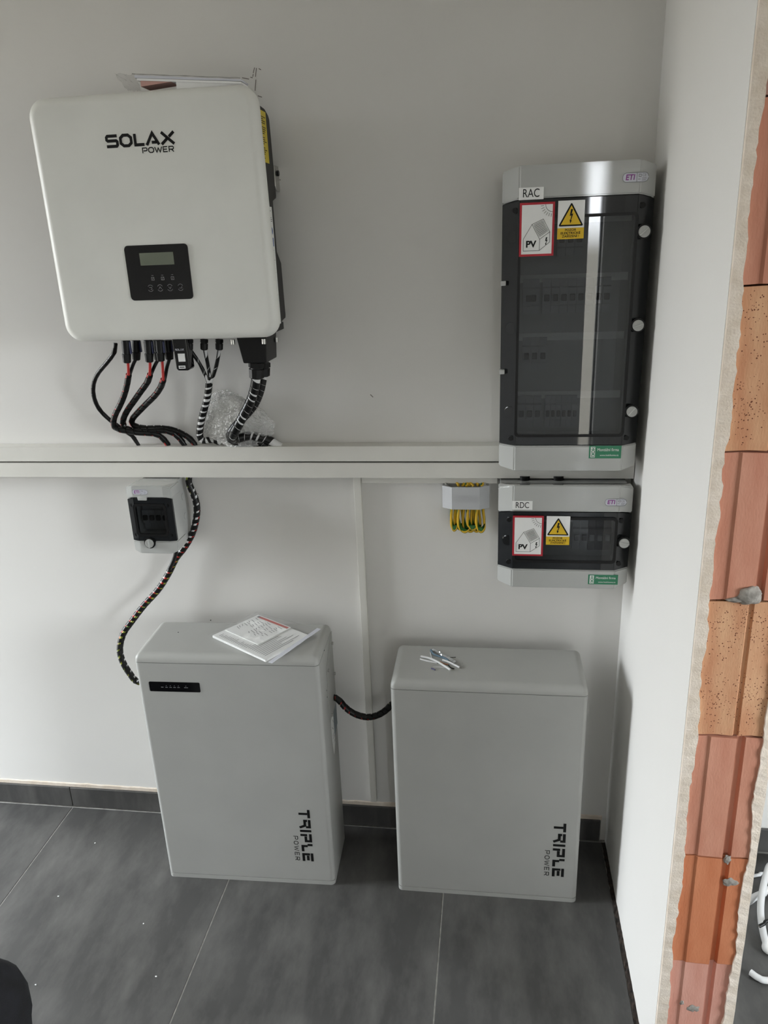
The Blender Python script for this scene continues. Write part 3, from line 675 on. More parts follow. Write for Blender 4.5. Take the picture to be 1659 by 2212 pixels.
# ------------------------------------------------------------------ distribution enclosures
def loft(plan, y_back, zt, zb, r=.0025):
    # plan: list of (x, y); zt/zb per point
    b = bmesh.new(); n = len(plan)
    A = [b.verts.new((x, y, z)) for (x, y), z in zip(plan, zb)]; B = [b.verts.new((x, y, z)) for (x, y), z in zip(plan, zt)]
    for i in range(n): b.faces.new((A[i], A[(i + 1) % n], B[(i + 1) % n], B[i]))
    bmesh.ops.triangulate(b, faces=[b.faces.new(A[::-1])]); bmesh.ops.triangulate(b, faces=[b.faces.new(B)])
    if r: bmesh.ops.bevel(b, geom=[e for e in b.edges if e.calc_face_angle(0) > .25], offset=r, segments=2, affect='EDGES', clamp_overlap=True)
    return b
def knob(x, y, z, parent, ang, r=.0115):
    o = obj('knob', cyl((x, y + .006, z), (x, y - .004, z), r * 1.28, seg=28, bev=.001), m_black, parent)
    obj('dial', cyl((x, y - .003, z), (x, y - .0075, z), r, seg=28, bev=.001), m_box, o)
    b = box(-r * .95, r * .95, -.0035, 0, -.0016, .0016, .0006, 1); b.transform(Matrix.Translation((x, y - .0073, z)) @ Matrix.Rotation(ang, 4, 'Y')); obj('grip', b, m_box, o)
    return o
def eti_label(x, z, y, w, parent):
    h = w * .36; o = obj('maker_label', prism(rrect(x - w / 2, x + w / 2, z - h / 2, z + h / 2, h * .42), 'y', y - .0006, y + .001), m_paper2, parent, smooth=False)
    fr_ = front(x, z, y - .0006); s = h / 1.0
    label_obj('lettering', text_mesh(fr_, 'ETI', h * .80, -w * .20, 0, .0004, width=w * .36, bold=h * .02, shear=.12), m_purple, o)
    label_obj('lettering', text_mesh(fr_, 'CE', h * .42, w * .33, h * .18, .0004, width=w * .15), m_greyink, o)
    b = line_print(fr_, [[(w * .13, h * .05), (w * .13, h * .3), (w * .21, h * .3), (w * .21, h * .05), (w * .13, h * .05)], [(w * .05, -h * .46), (w * .05, h * .46)], [(w * .24, -h * .12), (w * .42, -h * .12)], [(w * .24, -h * .30), (w * .40, -h * .30)], [(w * .09, -h * .2), (w * .19, -h * .2)], [(p[0] - x, p[1] - z) for p in rrect(x - w / 2 + .0004, x + w / 2 - .0004, z - h / 2 + .0004, z + h / 2 - .0004, h * .4)] ], h * .06, .0004)
    obj('print', b, m_greyink, o, smooth=False)
BOLT = [(.50, 1.0), (.80, 1.0), (.62, .66), (.86, .70), (.55, .22), (.68, .22), (.46, 0), (.34, .27), (.45, .25), (.60, .56), (.34, .52)]
def pv_sticker(x0, x1, z0, z1, y, parent):
    w, h = x1 - x0, z1 - z0; fr_ = Frame((x0, y, z0), (1, 0, 0), (0, 0, 1), (0, -1, 0))
    s = obj('solar_sticker', box(x0, x1, y - .0005, y + .001, z0, z1), m_red, parent, smooth=False); f2 = Frame((x0, y - .0005, z0), (1, 0, 0), (0, 0, 1), (0, -1, 0))
    k = w * .062; obj('white_field', poly_print(f2, [[(k, k), (w - k, k), (w - k, h - k), (k, h - k)]], .0003), m_paper, s, smooth=False)
    f3 = Frame((x0, y - .0008, z0), (1, 0, 0), (0, 0, 1), (0, -1, 0)); Q = lambda u, v: (u * w, (1 - v) * h)
    A, B, C, D, E, F_, G_, H_ = [Q(*p) for p in ((.12, .896), (.585, .894), (.88, .741), (.875, .552), (.59, .684), (.115, .675), (.36, .402), (.68, .31))]
    ln = [[A, B, C, D, H_, G_, F_, A], [G_, E], [E, B], [E, D]]
    cx, cy = Q(.935, .045); ln.append([(cx + w * .20 * math.cos(a), cy + w * .20 * math.sin(a)) for a in [math.radians(180 + 10 * i) for i in range(10)]])
    for i in range(7):
        a = math.radians(186 + 13 * i); ln.append([(cx + w * .25 * math.cos(a), cy + w * .25 * math.sin(a)), (cx + w * .34 * math.cos(a), cy + w * .34 * math.sin(a))])
    ln = [[(max(min(p[0], w - k), k), min(max(p[1], k), h - k)) for p in l] for l in ln]
    b = line_print(f3, ln, w * .011, .0003)
    bl = lambda u, v: tuple(G_[i] * (1 - u) * (1 - v) + H_[i] * u * (1 - v) + E[i] * (1 - u) * v + D[i] * u * v for i in (0, 1))
    grid = [[bl(.1 + .8 * i / 8, .08), bl(.1 + .8 * i / 8, .86)] for i in range(9)] + [[bl(.1, .08 + .78 * i / 8), bl(.9, .08 + .78 * i / 8)] for i in range(9)]
    line_print(f3, grid, w * .008, .0003, b)
    bx, by = Q(.70, .80); poly_print(f3, [[(bx + p[0] * w * .14, by + p[1] * h * .15) for p in BOLT]], .0003, b)
    obj('print', b, m_ink, s, smooth=False)
    label_obj('lettering', text_mesh(f3, 'PV', h * .17, w * .35, h * .225, .0003, width=w * .30, bold=h * .006), m_ink, s)
def warn_sticker(x0, x1, z0, z1, y, parent):
    w, h = x1 - x0, z1 - z0
    s = obj('warning_sticker', box(x0, x1, y - .0005, y + .001, z0, z1), m_paper, parent, smooth=False); f2 = Frame((x0, y - .0005, z0), (1, 0, 0), (0, 0, 1), (0, -1, 0))
    obj('yellow_band', poly_print(f2, [[(0, 0), (w, 0), (w, h * .29), (0, h * .29)]], .0003), m_signy, s, smooth=False)
    tri = [(w * .5, h * .955), (w * .025, h * .335), (w * .975, h * .335)]
    tri_r = []
    cxy = (w * .5, h * .54)
    for i in range(3):
        p, a, c = Vector(tri[i]), Vector(tri[i - 1]), Vector(tri[(i + 1) % 3]); d1 = (a - p).normalized(); d2 = (c - p).normalized()
        tri_r += [tuple(p + d1 * w * .06), tuple(p + (d1 + d2) * w * .018), tuple(p + d2 * w * .06)]
    obj('print', poly_print(f2, [tri_r], .0003), m_ink, s, smooth=False)
    f3 = Frame((x0, y - .0008, z0), (1, 0, 0), (0, 0, 1), (0, -1, 0)); c = Vector((w * .5, h * .54))
    inn = [tuple(c + (Vector(p) - c) * .80) for p in tri]; inn = [(p[0], p[1] - h * .001) for p in inn]
    obj('yellow_field', poly_print(f3, [inn], .0003), m_signy, s, smooth=False)
    f4 = Frame((x0, y - .0011, z0), (1, 0, 0), (0, 0, 1), (0, -1, 0))
    obj('print', poly_print(f4, [[(w * .36 + p[0] * w * .25, h * .405 + p[1] * h * .37) for p in BOLT]], .0003), m_ink, s, smooth=False)
    for i, (tx, wd) in enumerate((('POZOR', .42), ('ELEKTRICKÉ', .74), ('ZAŘÍZENÍ !', .64))):
        label_obj('lettering', text_mesh(f3, tx, h * .085, w * .5, h * (.235 - .083 * i), .0003, width=w * wd, bold=h * .0015), m_ink, s)
def firm_sticker(x0, x1, z0, z1, y, parent):
    w, h = x1 - x0, z1 - z0; s = obj('installer_sticker', box(x0, x1, y - .0005, y + .001, z0, z1), m_green, parent, smooth=False)
    f2 = Frame((x0, y - .0005, z0), (1, 0, 0), (0, 0, 1), (0, -1, 0))
    obj('white_field', poly_print(f2, [[(w * .05, h * .08), (w * .19, h * .08), (w * .19, h * .92), (w * .05, h * .92)]], .0003), m_paper, s, smooth=False)
    f3 = Frame((x0 + w * .12, y - .0008, z0 + h * .5), (0, 0, -1), (1, 0, 0), (0, -1, 0))
    label_obj('lettering', text_mesh(f3, 'HOKI', h * .36, 0, 0, .0003, width=h * .74, bold=h * .012), m_green, s)
    label_obj('lettering', text_mesh(f2, 'Montážní firma', h * .33, w * .59, h * .68, .0003, width=w * .66), m_paper, s)
    label_obj('lettering', text_mesh(f2, 'www.hokihome.cz', h * .2, w * .63, h * .25, .0003, width=w * .58), m_paper, s)
def name_plate(x0, x1, z0, z1, y, tx, parent):
    s = obj('name_plate', box(x0, x1, y - .0008, y + .001, z0, z1), m_paper, parent, smooth=False); f2 = front((x0 + x1) / 2, (z0 + z1) / 2, y - .0008)
    label_obj('lettering', text_mesh(f2, tx, (z1 - z0) * .98, 0, 0, .0004, width=(x1 - x0) * .66), m_ink, s)

def breaker(x, z, w, h, y, parent, kind=0):
    o = obj('breaker', prism([(y + .03, z - h / 2), (y + .008, z - h / 2), (y + .008, z - h * .27), (y, z - h * .24), (y, z + h * .24), (y + .008, z + h * .27), (y + .008, z + h / 2), (y + .03, z + h / 2)], 'x', x - w / 2 + .0004, x + w / 2 - .0004), m_breaker if kind != 2 else m_toggle, parent, smooth=False)
    obj('toggle', box(x - w * .3, x + w * .3, y - .006, y + .002, z - h * .13, z + h * .06, .001, 1), m_toggle if kind != 2 else m_breaker, o)
    return o
def enclosure(name, label, x0, x1, z0, z1, d0, d1, yf, pane, knobs, drop, rows, base_z1, ch=.034, rec=.024, yb=1.752, tabs=(), x_in=.004, smoke=m_smoke, kn=.004):
    t = thing(name, label, 'enclosure', ((x0 + x1) / 2, YW, z0))
    base = obj('base', box(x0 + x_in, x1 - x_in, yb - .004, YW, z0 + .006, base_z1, .004, 2), m_box, t)
    plan = [(x0, yb), (x0, yf + rec), (x0 + ch, yf), (x1 - ch, yf), (x1, yf + rec), (x1, yb)]
    one = lambda z, dz: [z - dz, z - dz, z, z, z - dz, z - dz]
    obj('top_cover', loft(plan, yb, one(z1, drop), one(d1, drop * .8)), m_box, t, angle=30)
    obj('bottom_cover', loft(plan, yb, one(d0, 0), one(z0, -.006)), m_box, t, angle=30)
    # hinged door: side wings, rails and a clear window
    g = .0015; yd = yf + .0005; pl, pr_, pb, pt = pane
    b = bmesh.new()
    dd = d1 - g - drop * .8
    for sg_, xo, xi in ((1, x0 + .0006, pl), (-1, x1 - .0006, pr_)):
        pts = [(xo, yf + rec + .007), (xo, yf + rec), (xo + sg_ * ch, yd), (xi, yd), (xi, yd + .007), (xo + sg_ * (ch + .003), yd + .007)]
        merge(b, loft(pts, yb, [dd, dd, d1 - g, d1 - g, d1 - g, d1 - g], [d0 + g] * 6, .001))
        xa, xb = sorted((xo + sg_ * .001, xo + sg_ * .006))
        obj('side_wall', box(xa, xb, yf + rec + .005, yb, d0 - .002, d1 - drop * .8 + .001), m_box, t, smooth=False)
    box(pl - .0005, pr_ + .0005, yd, yd + .007, pt, d1 - g, .0008, 1, bm=b); box(pl - .0005, pr_ + .0005, yd, yd + .007, d0 + g, pb, .0008, 1, bm=b)
    door = obj('door', b, m_doorframe, t, angle=30)
    obj('window_rim', ring(rrect(pl - .003, pr_ + .003, pb - .003, pt + .003, .010), rrect(pl + .003, pr_ - .003, pb + .003, pt - .003, .007), yd - .0035, yd + .002), m_black, door, smooth=False)
    obj('window_pane', prism(rrect(pl + .0025, pr_ - .0025, pb + .0025, pt - .0025, .0075), 'y', yd - .003, yd), smoke, door, smooth=False)
    obj('window_reveal', ring(rrect(pl - .004, pr_ + .004, pb - .004, pt + .004, .006), rrect(pl, pr_, pb, pt, .005), yd + .006, yd + .041), m_boxin, t, smooth=False)
    for sx in (x0 + ch * .75, x1 - ch * .75):
        for sz in (d0 + .017, d1 - .020 - drop * .2): obj('screw_cap', cyl((sx, yf + .012, sz), (sx, yf + .0025, sz), .0055, seg=16), m_black, door)
    for kx, kz, ka in knobs: knob(kx, yf + kn, kz, door, ka)
    for kx, kz, ka in knobs:
        if x1 - x0 > .2: obj('hinge_boss', cyl((x0 + ch * .66, yf + .016, kz), (x0 + ch * .66, yf + .0055, kz), .012, seg=22), m_doorframe, door)
    for tz in tabs: obj('hinge_tab', box(x0 - .0015, x0 + .010, yf + .010, yf + .03, tz - .005, tz + .005, .001, 1), m_box, t)
    # inside
    obj('inner_panel', box(pl - .004, pr_ + .004, yd + .040, yd + .046, pb - .004, pt + .004), m_boxin, t, smooth=False)
    for z, items, h in rows:
        obj('rail_cover', box(pl + .004, pr_ - .004, yd + .037, yd + .041, z + h * .40, z + h * .62), m_paper, t, smooth=False)
        for x, w, k in items: breaker(x, z, w, h, yd + .022, t, k)
    return t
ZR1 = P(1240, 510, 1.72).z
rows = []
for py, its in ((515, [(.145 + .0178 * k, .0178, 1) for k in range(3)]), (640, [(.085, .035, 0), (.118, .0178, 0)] + [(.136 + .0178 * k, .0178, 1) for k in range(7)]), (765, [(.078 + .0178 * k, .0178, 1) for k in range(3)]), (890, [(.070 + .0178 * k, .0178, 1) for k in range(3)] + [(.128 + .0118 * k, .0118, 0) for k in range(6)])):
    rows.append((P(1200, py, 1.72).z, its, .072))
rac = enclosure('distribution_enclosure', 'tall grey distribution enclosure with dark smoked door and RAC plate', .021, .326, 1.162, 1.803, 1.221, 1.740, 1.695, (.057, .290, 1.245, 1.703), [(.306, 1.668, -.75), (.307, 1.482, -.35), (.307, 1.298, -.9)], .010, rows, 1.790, tabs=(P(1092, 612, 1.71).z, P(1087, 803, 1.71).z), smoke=m_smoke)
yf = 1.695
def pxr(px, py): q = P(px, py, yf); return q.x, q.z
a, c = pxr(1122, 439), pxr(1195, 552); pv_sticker(a[0] + .001, c[0], c[1], a[1], yf - .003, rac)
a, c = pxr(1206, 433), pxr(1260, 515); warn_sticker(a[0], c[0], c[1], a[1] - .001, yf - .003, rac)
a, c = pxr(1121, 406), pxr(1174, 430); name_plate(a[0], c[0], c[1], a[1], yf, 'RAC', rac)
a = pxr(1373, 383); eti_label(a[0], a[1], yf, .050, rac)
a, c = pxr(1273, 963), pxr(1341, 990); firm_sticker(a[0], c[0], c[1], a[1], yf, rac)
rows = [(.995, [(.205 + .0178 * k, .0178, 2 if k > 1 else 1) for k in range(5)], .075)]
rdc = enclosure('distribution_enclosure', 'low grey distribution enclosure with see-through door and RDC plate', .021, .328, .869, 1.128, .917, 1.064, 1.695, (.058, .291, .939, 1.048), [(.311, .988, .15)], .012, rows, 1.110)
a, c = pxr(1108, 1113), pxr(1172, 1200); pv_sticker(a[0], c[0], c[1], a[1], yf - .003, rdc)
a, c = pxr(1181, 1114), pxr(1229, 1176); warn_sticker(a[0], c[0], c[1], a[1], yf - .003, rdc)
a, c = pxr(1107, 1082), pxr(1150, 1101); name_plate(a[0], c[0], c[1], a[1], yf, 'RDC', rdc)
a = pxr(1330, 1085); eti_label(a[0], a[1], yf, .048, rdc)
a, c = pxr(1271, 1241), pxr(1334, 1263); firm_sticker(a[0], c[0], c[1], a[1], yf, rdc)
for k, x in enumerate((.075, .115, .155, .195, .235, .275)):
    obj('knockout', cyl((x, 1.765, 1.108), (x, 1.765, 1.1118), .0115, seg=20, bev=.0008), m_box, rdc)
    if k in (0, 2): obj('cable_gland', cyl((x + .01, 1.80, 1.108), (x + .01, 1.80, 1.120), .014, seg=20), m_black, rdc)
sm = enclosure('breaker_enclosure', 'small grey breaker enclosure with dark door and one knob under the trunking', -.9075, -.789, .934, 1.117, .968, 1.0865, 1.71, (-.888, -.807, .986, 1.068), [(-.860, .965, 1.5)], .006, [(1.028, [(-.8735, .0178, 1), (-.8557, .0178, 1), (-.838, .0178, 0), (-.820, .0178, 0)], .07)], 1.1115, ch=.018, rec=.006, yb=1.775, x_in=.007, kn=-.001)
a = P(302, 1063, 1.71); eti_label(a.x, a.z, 1.71, .040, sm)
obj('door_catch', box(-.876, -.852, 1.7075, 1.72, 1.079, 1.089, .0015, 1), m_box, sm)
for py in (1080, 1125):
    obj('knockout', cyl((-.797, 1.80, 1.06 - (py - 1080) * .0012), (-.7945, 1.80, 1.06 - (py - 1080) * .0012), .009, seg=18), m_box, sm)

# ------------------------------------------------------------------ batteries
def battery(name, label, T, w, dpt, h, seam, extra):
    t = thing(name, label, 'battery', T.translation, 'home storage batteries on the floor')
    b = bmesh.new()
    def rb(x0, x1, y0, y1, z0, z1, r, top):
        g = bmesh.new(); rings = []; prof_ = [(0.0, z0), (0.0, z1 - r)] if r else [(0.0, z0), (0.0, z1)]
        if r: prof_ += [(r * (1 - math.cos(a)), z1 - r + r * math.sin(a)) for a in [math.radians(15 * k) for k in range(1, 7)]]
        for i_, z in prof_:
            rings.append([g.verts.new((x, z_y, z)) for x, z_y in rrect(x0 + i_, x1 - i_, y0 + i_, y1 - i_, max(.012 - i_ * .6, .003), 5)])
        for a, c in zip(rings, rings[1:]):
            for k in range(len(a)): g.faces.new((a[k], a[(k + 1) % len(a)], c[(k + 1) % len(a)], c[k]))
        g.faces.new(rings[0][::-1]); g.faces.new(rings[-1])
        return g
    obj('base_tray', rb(-w / 2, w / 2, 0, dpt, 0, .0125, 0, False), m_batt, t, T=T)
    obj('plinth_gap', prism(rrect(-w / 2 + .007, w / 2 - .007, .007, dpt - .007, .008), 'z', .011, .0155), m_batt, t, T=T, smooth=False)
    cab = obj('cabinet', rb(-w / 2, w / 2, 0.0005, dpt, .0142, seam - .0009, 0, False), m_batt, t, T=T)
    obj('seam_gap', prism(rrect(-w / 2 + .007, w / 2 - .007, .007, dpt - .007, .008), 'z', seam - .003, seam + .003), m_batt, t, T=T, smooth=False)
    obj('lid', rb(-w / 2, w / 2, 0, dpt, seam + .0007, h, .019, True), m_batt, t, T=T, angle=50)
    # lettering reads downwards along the right of the front
    zc, xc = extra['text']; f1 = Frame((xc, 0.0005, zc), (0, 0, -1), (1, 0, 0), (0, -1, 0))
    b = stroke_word(f1, [('t', 1), ('r', 1), ('i', .3), ('p', 1), ('l', .95), ('e', 1)], 0, 0, .0275, .031, .0058, .0072); obj('lettering', b, m_ink, t, T=T, smooth=False)
    b = stroke_word(f1, [('P', 1), ('O', 1), ('W', 1.3), ('E', .95), ('R', 1)], .0885, -.020, .0125, .0125, .0045, .0018); obj('lettering', b, m_ink, t, T=T, smooth=False)
    return t, cab
a0 = Vector((-0.8862, 1.5785, 0)); a1 = Vector((-0.4124, 1.5927, 0)); ang = math.atan2(a1.y - a0.y, a1.x - a0.x); mid = (a0 + a1) / 2
T1 = Matrix.Translation(mid) @ Matrix.Rotation(ang, 4, 'Z')
bat1, cab1 = battery('storage_battery', 'taller grey battery with black indicator strip and papers lying on its lid', T1, .474, .188, .714, .691, {'text': (.253, .152)})
fb = Frame((0, .0005, 0), (1, 0, 0), (0, 0, 1), (0, -1, 0))
ip = obj('indicator_panel', poly_print(fb, [rrect(-.206, -.0725, .6085, .6365, .003)], .0012), m_blackg, bat1, T=T1, smooth=False)
b = line_print(fb, [[(x, .6215), (x + .0065, .6215)] for x in (-.175, -.1637, -.153, -.1425, -.132)] + [[(-.114, .6215), (-.104, .6215)]] + [[(x + .002, .626), (x + .004, .626)] for x in (-.1637, -.153, -.1425, -.132, -.112)], .0016, .0015); obj('icons', b, m_greyink, ip, T=T1, smooth=False)
fs = Frame((.237, 0, 0), (0, 1, 0), (0, 0, 1), (1, 0, 0))
b = poly_print(fs, [[(.085, .632), (.085, .470), (.183, .470), (.183, .690), (.175, .690)]], .0012); sp = obj('side_plate', b, m_batt, bat1, T=T1, smooth=False)
for y_, z_ in ((.170, .660), (.098, .620), (.173, .565), (.104, .480)):
    b = cyl((.238, y_, z_), (.2435, y_, z_), .0042, seg=12); obj('screw', b, m_steel, sp, T=T1)
for y_, z_ in ((.080, .700 - .01), (.074, .575), (.074, .555)): obj('dark_dot', cyl((.2365, y_, z_), (.2375, y_, z_), .002, seg=10), m_black, bat1, T=T1)  # flat black discs: the shade inside open screw holes, put in as colour
s1 = obj('warning_label', poly_print(fs, [[(.100, .462), (.132, .478), (.132, .37), (.110, .35), (.100, .40)]], .0006), m_paper, bat1, T=T1, smooth=False)
obj('print', line_print(fs, [[(.104, .44), (.118, .455), (.128, .44), (.118, .425), (.104, .44)], [(.108, .41), (.126, .41)], [(.108, .40), (.126, .40)], [(.11, .385), (.127, .385)]], .002, .0009), m_greyink, s1, T=T1, smooth=False)
s2 = obj('rating_label', poly_print(fs, [[(.134, .495), (.182, .505), (.182, .40), (.134, .39)]], .0006), mat('blue_grey_label', '#7f8c90', .5), bat1, T=T1, smooth=False)
obj('print', line_print(fs, [[(.139, z), (.176, z + .006)] for z in (.485, .475, .465, .45, .44, .43, .415)], .002, .0009), m_greyink, s2, T=T1, smooth=False)
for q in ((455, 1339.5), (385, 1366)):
    c = PZ(q[0], q[1], .7142); obj('dark_dot', cyl((c.x, c.y, .713), (c.x, c.y, .7146), .0016, seg=8), m_black, bat1)  # small dark specks on the lid, drawn as flat black discs
a0 = Vector((-0.2373, 1.5937, 0)); a1 = Vector((0.2379, 1.5966, 0)); ang = math.atan2(a1.y - a0.y, a1.x - a0.x); mid = (a0 + a1) / 2
T2 = Matrix.Translation(mid) @ Matrix.Rotation(ang, 4, 'Z')
bat2, cab2 = battery('storage_battery', 'lower grey battery with a plain front and wire scraps on its lid', T2, .4745, .190, .657, .6335, {'text': (.257, .1905 - .020)})

# ------------------------------------------------------------------ battery cables
def wrapped(name, label, pts, r, pitch, frac, cores, s0=.01, s1=.99, vary=.15, hand=1):
    t = thing(name, label, 'cable', pts[-1]); pp = catmull(pts, 8); T_, U_ = frames(pp)
    for k, (m_, a_) in enumerate(cores):
        pk = [p + (U_[i] * math.cos(a_ + i * .05) + T_[i].cross(U_[i]) * math.sin(a_ + i * .05)) * r * .48 for i, p in enumerate(pp)]
        obj('core', tube(pk, r * .50, 10), m_, t)
    obj('spiral_wrap', wrap(pp, r * .98, pitch, frac, .0013, s0, s1, vary=vary, hand=hand), m_wrapb, t); return t
pts = [P(407.5, 1028, 1.806), P(408, 1044, 1.806), P(415, 1060, 1.806), P(423, 1081.6, 1.806), P(425.6, 1101.5, 1.806), P(423.5, 1122.7, 1.806), P(417.7, 1146.6, 1.806), P(408, 1167.8, 1.806), P(395, 1187.7, 1.806), P(380, 1207, 1.805), P(363, 1241, 1.80), P(341, 1275, 1.795), P(311, 1308, 1.785), P(285, 1342, 1.775), P(267, 1368, 1.765), P(259, 1398, 1.755), P(263, 1424, 1.745), P(277, 1450, 1.735), P(300, 1473, 1.725), Vector((-0.915, 1.718, .592)), Vector((-0.878, 1.712, .592))]
wrapped('battery_cable', 'long black wrapped cable hanging from the trunking to the taller battery', pts, .0078, .0185, .68, [(m_cableg, 0), (m_cabler, 1.57), (m_cablew, 3.1), (m_cableb, 4.7)])
t = thing('enclosure_cable', 'short black cable leaving the bottom of the small breaker enclosure', 'cable', P(383, 1192, 1.79))
obj('sheath', tube(catmull([P(382, 1180, 1.785), P(380, 1194, 1.788), P(375, 1210, 1.790), P(366, 1229, 1.787)]), .0055), m_cableb, t)
pts = [Vector((-0.4225, 1.752, P(725, 1505, 1.75).z)), P(731, 1511, 1.745), P(745, 1527, 1.742), P(762, 1540, 1.74), P(780, 1547, 1.738), P(798, 1549, 1.737), P(818, 1544, 1.735), P(835, 1533, 1.732), P(848, 1520, 1.73), Vector((-0.232, 1.73, P(852, 1515, 1.73).z))]
wrapped('battery_link_cable', 'black wrapped cable sagging across the gap between the two batteries', pts, .0078, .0175, .80, [(m_cableb, 0), (m_cabler, 1.57), (m_cableg, 3.1), (m_cableb, 4.7)])

# ------------------------------------------------------------------ earth terminal with loops of yellow-green wire
et = thing('earth_terminal', 'grey plastic earth terminal cover under the slim trunking', 'terminal', (-.058, YW, 1.034))
plan = [(-.114, YW), (-.1165, 1.805), (-.092, 1.789), (-.024, 1.789), (0.0, 1.805), (-.003, YW)]
inner = [(-.110, YW), (-.1125, 1.8065), (-.0905, 1.793), (-.0255, 1.793), (-.004, 1.8065), (-.007, YW)]
b = bmesh.new(); VV = [[b.verts.new((x, y, z)) for x, y in pl_] for pl_ in (plan, inner) for z in (1.034, 1.0915)]      # an open sleeve against the wall
for i in range(5):
    o0, o1, i0, i1 = VV
    for q in ((o0[i], o0[i + 1], o1[i + 1], o1[i]), (i0[i], i1[i], i1[i + 1], i0[i + 1]), (o1[i], o1[i + 1], i1[i + 1], i1[i]), (o0[i], i0[i], i0[i + 1], o0[i + 1])): b.faces.new(q)
obj('cover', b, m_bondg, et, smooth=False)
for x in (-.107, -.011): obj('screw_boss', cyl((x, 1.812, 1.036), (x, 1.812, 1.0912), .006, seg=14), m_bondg, et)
fr_ = front(-.058, 1.062, 1.789)
obj('raised_mark', line_print(fr_, [[(-.027, -.0085), (-.027, .0085), (.027, .0085), (.027, -.0085), (-.027, -.0085)]] + [[(x, -.005), (x, .005), (x + .005, .005), (x + .005, -.005), (x, -.005)] for x in (-.023, -.0145, -.006, .0025, .011, .0185)], .0012, .0008), m_bondg, et, smooth=False)
for x in (-.107, -.011): obj('screw', cyl((x, 1.812, 1.090), (x, 1.812, 1.0955), .0035, seg=12), m_steel, et)
def earth_wire(pts, label, group):
    t = thing('earth_wire', label, 'wire', pts[0], group); pp = catmull(pts, 8); obj('insulation', tube(pp, .0033, 10), m_wirey, t)
    obj('green_stripe', wrap(pp, .0033, .09, .36, .0004, 0, 1, steps=40), m_wireg, t)
for k, (px, wd, dz, Y) in enumerate(((976, 9, 1146, 1.806), (984, 14, 1143, 1.812), (992, 18, 1149, 1.803), (1003, 20, 1148, 1.812), (1012, 16, 1144, 1.805), (1020, 15, 1148, 1.812), (1031, 13, 1149, 1.803))):
    zt = 1.040; c = P(px, 1100, Y); e_ = P(px + wd * .8, dz, Y); l = P(px - wd * .15, 1128, Y); r_ = P(px + wd * 1.0, 1125, Y); h = P(px + wd * .9, 1100, Y + .006)
    earth_wire([Vector((c.x, Y, zt)), l, P(px + wd * .2, dz - 5, Y), e_ + Vector((-.002, 0, 0)), P(px + wd * 1.15, dz - 8, Y + .003), r_ + Vector((.002, .005, 0)), Vector((h.x, Y + .006, zt))], 'yellow-green earth wire looping down below the grey terminal cover', 'earth wire loops below the terminal cover')
for k in range(7):
    x = -.078 + .0095 * k; xx = x + random.uniform(-.012, .012)
    earth_wire([Vector((x, 1.810 + .004 * (k % 2), 1.088)), Vector(((x + xx) / 2 + .004, 1.812 + .003 * (k % 2), 1.0915)), Vector((xx, 1.820, 1.0965))], 'yellow-green earth wire entering the slim trunking above the terminal cover', 'earth wires above the terminal cover')

# ------------------------------------------------------------------ papers and film
def sheet(corners, thick, nx=10, ny=10, amp=0.0, seed=0, lift=0.0):
    # quad patch a-b-c-d with crumple, given thickness
    a, b_, c, d_ = [Vector(v) for v in corners]; g = bmesh.new(); nrm = (b_ - a).cross(d_ - a).normalized()
    if nrm.z < 0: nrm = -nrm
    top = []
    for j in range(ny + 1):
        row = []
        for i in range(nx + 1):
            u, v = i / nx, j / ny; p = a.lerp(b_, u).lerp(d_.lerp(c, u), v); hgt = amp * (noise.noise(Vector((u * 5 + seed, v * 5, seed))) + .5 * noise.noise(Vector((u * 13, v * 13, seed)))) + lift
            row.append((p + nrm * (hgt + thick), p + nrm * hgt))
        top.append(row)
    VT = [[g.verts.new(p[0]) for p in r] for r in top]; VB = [[g.verts.new(p[1]) for p in r] for r in top]
    for j in range(ny):
        for i in range(nx):
            g.faces.new((VT[j][i], VT[j][i + 1], VT[j + 1][i + 1], VT[j + 1][i])); g.faces.new((VB[j][i], VB[j + 1][i], VB[j + 1][i + 1], VB[j][i + 1]))
    for i in range(nx):
        g.faces.new((VT[0][i], VB[0][i], VB[0][i + 1], VT[0][i + 1])); g.faces.new((VT[ny][i], VT[ny][i + 1], VB[ny][i + 1], VB[ny][i]))
    for j in range(ny):
        g.faces.new((VT[j][0], VT[j + 1][0], VB[j + 1][0], VB[j][0])); g.faces.new((VT[j][nx], VB[j][nx], VB[j + 1][nx], VT[j + 1][nx]))
    return g
ZT = .7142
def q4(pts, z): return [PZ(p[0], p[1], z) for p in pts]
bag = thing('document_bag', 'clear zip bag of printed manuals lying on the taller battery', 'document bag', PZ(570, 1385, ZT))
book = q4([(459, 1373.5), (556, 1330), (668, 1373), (573, 1426)], ZT + .006)
bk = obj('booklet', sheet([Vector((p.x, p.y, ZT + .0008)) for p in book], .0065, 6, 6), m_paper, bag, smooth=False)
A_, B_, C_, D_ = [Vector((p.x, p.y, ZT + .0073)) for p in book]
def onbook(u, v, h=0.0): return A_.lerp(B_, u).lerp(D_.lerp(C_, u), v) + Vector((0, 0, h))
def strips(lines, wd, m_, nm, parent, h=.0004, base=onbook):
    g = bmesh.new()
    for (u0, v0, u1, v1) in lines:
        a, c = base(u0, v0, h), base(u1, v1, h); dr = (c - a).normalized(); nn = Vector((-dr.y, dr.x, 0)) * wd / 2
        g.faces.new([g.verts.new(p) for p in (a + nn, c + nn, c - nn, a - nn)])
    return obj(nm, g, m_, parent, smooth=False)
ll = []
for i in range(26):
    v = .08 + .034 * i; n_ = random.choice((1, 2, 3))
    if v < .60: ll.append((.06, v, .06 + random.uniform(.04, .13), v))
    else: ll.append((.08, v, random.uniform(.5, .92), v))
strips(ll, .0013, m_print, 'print', bk)
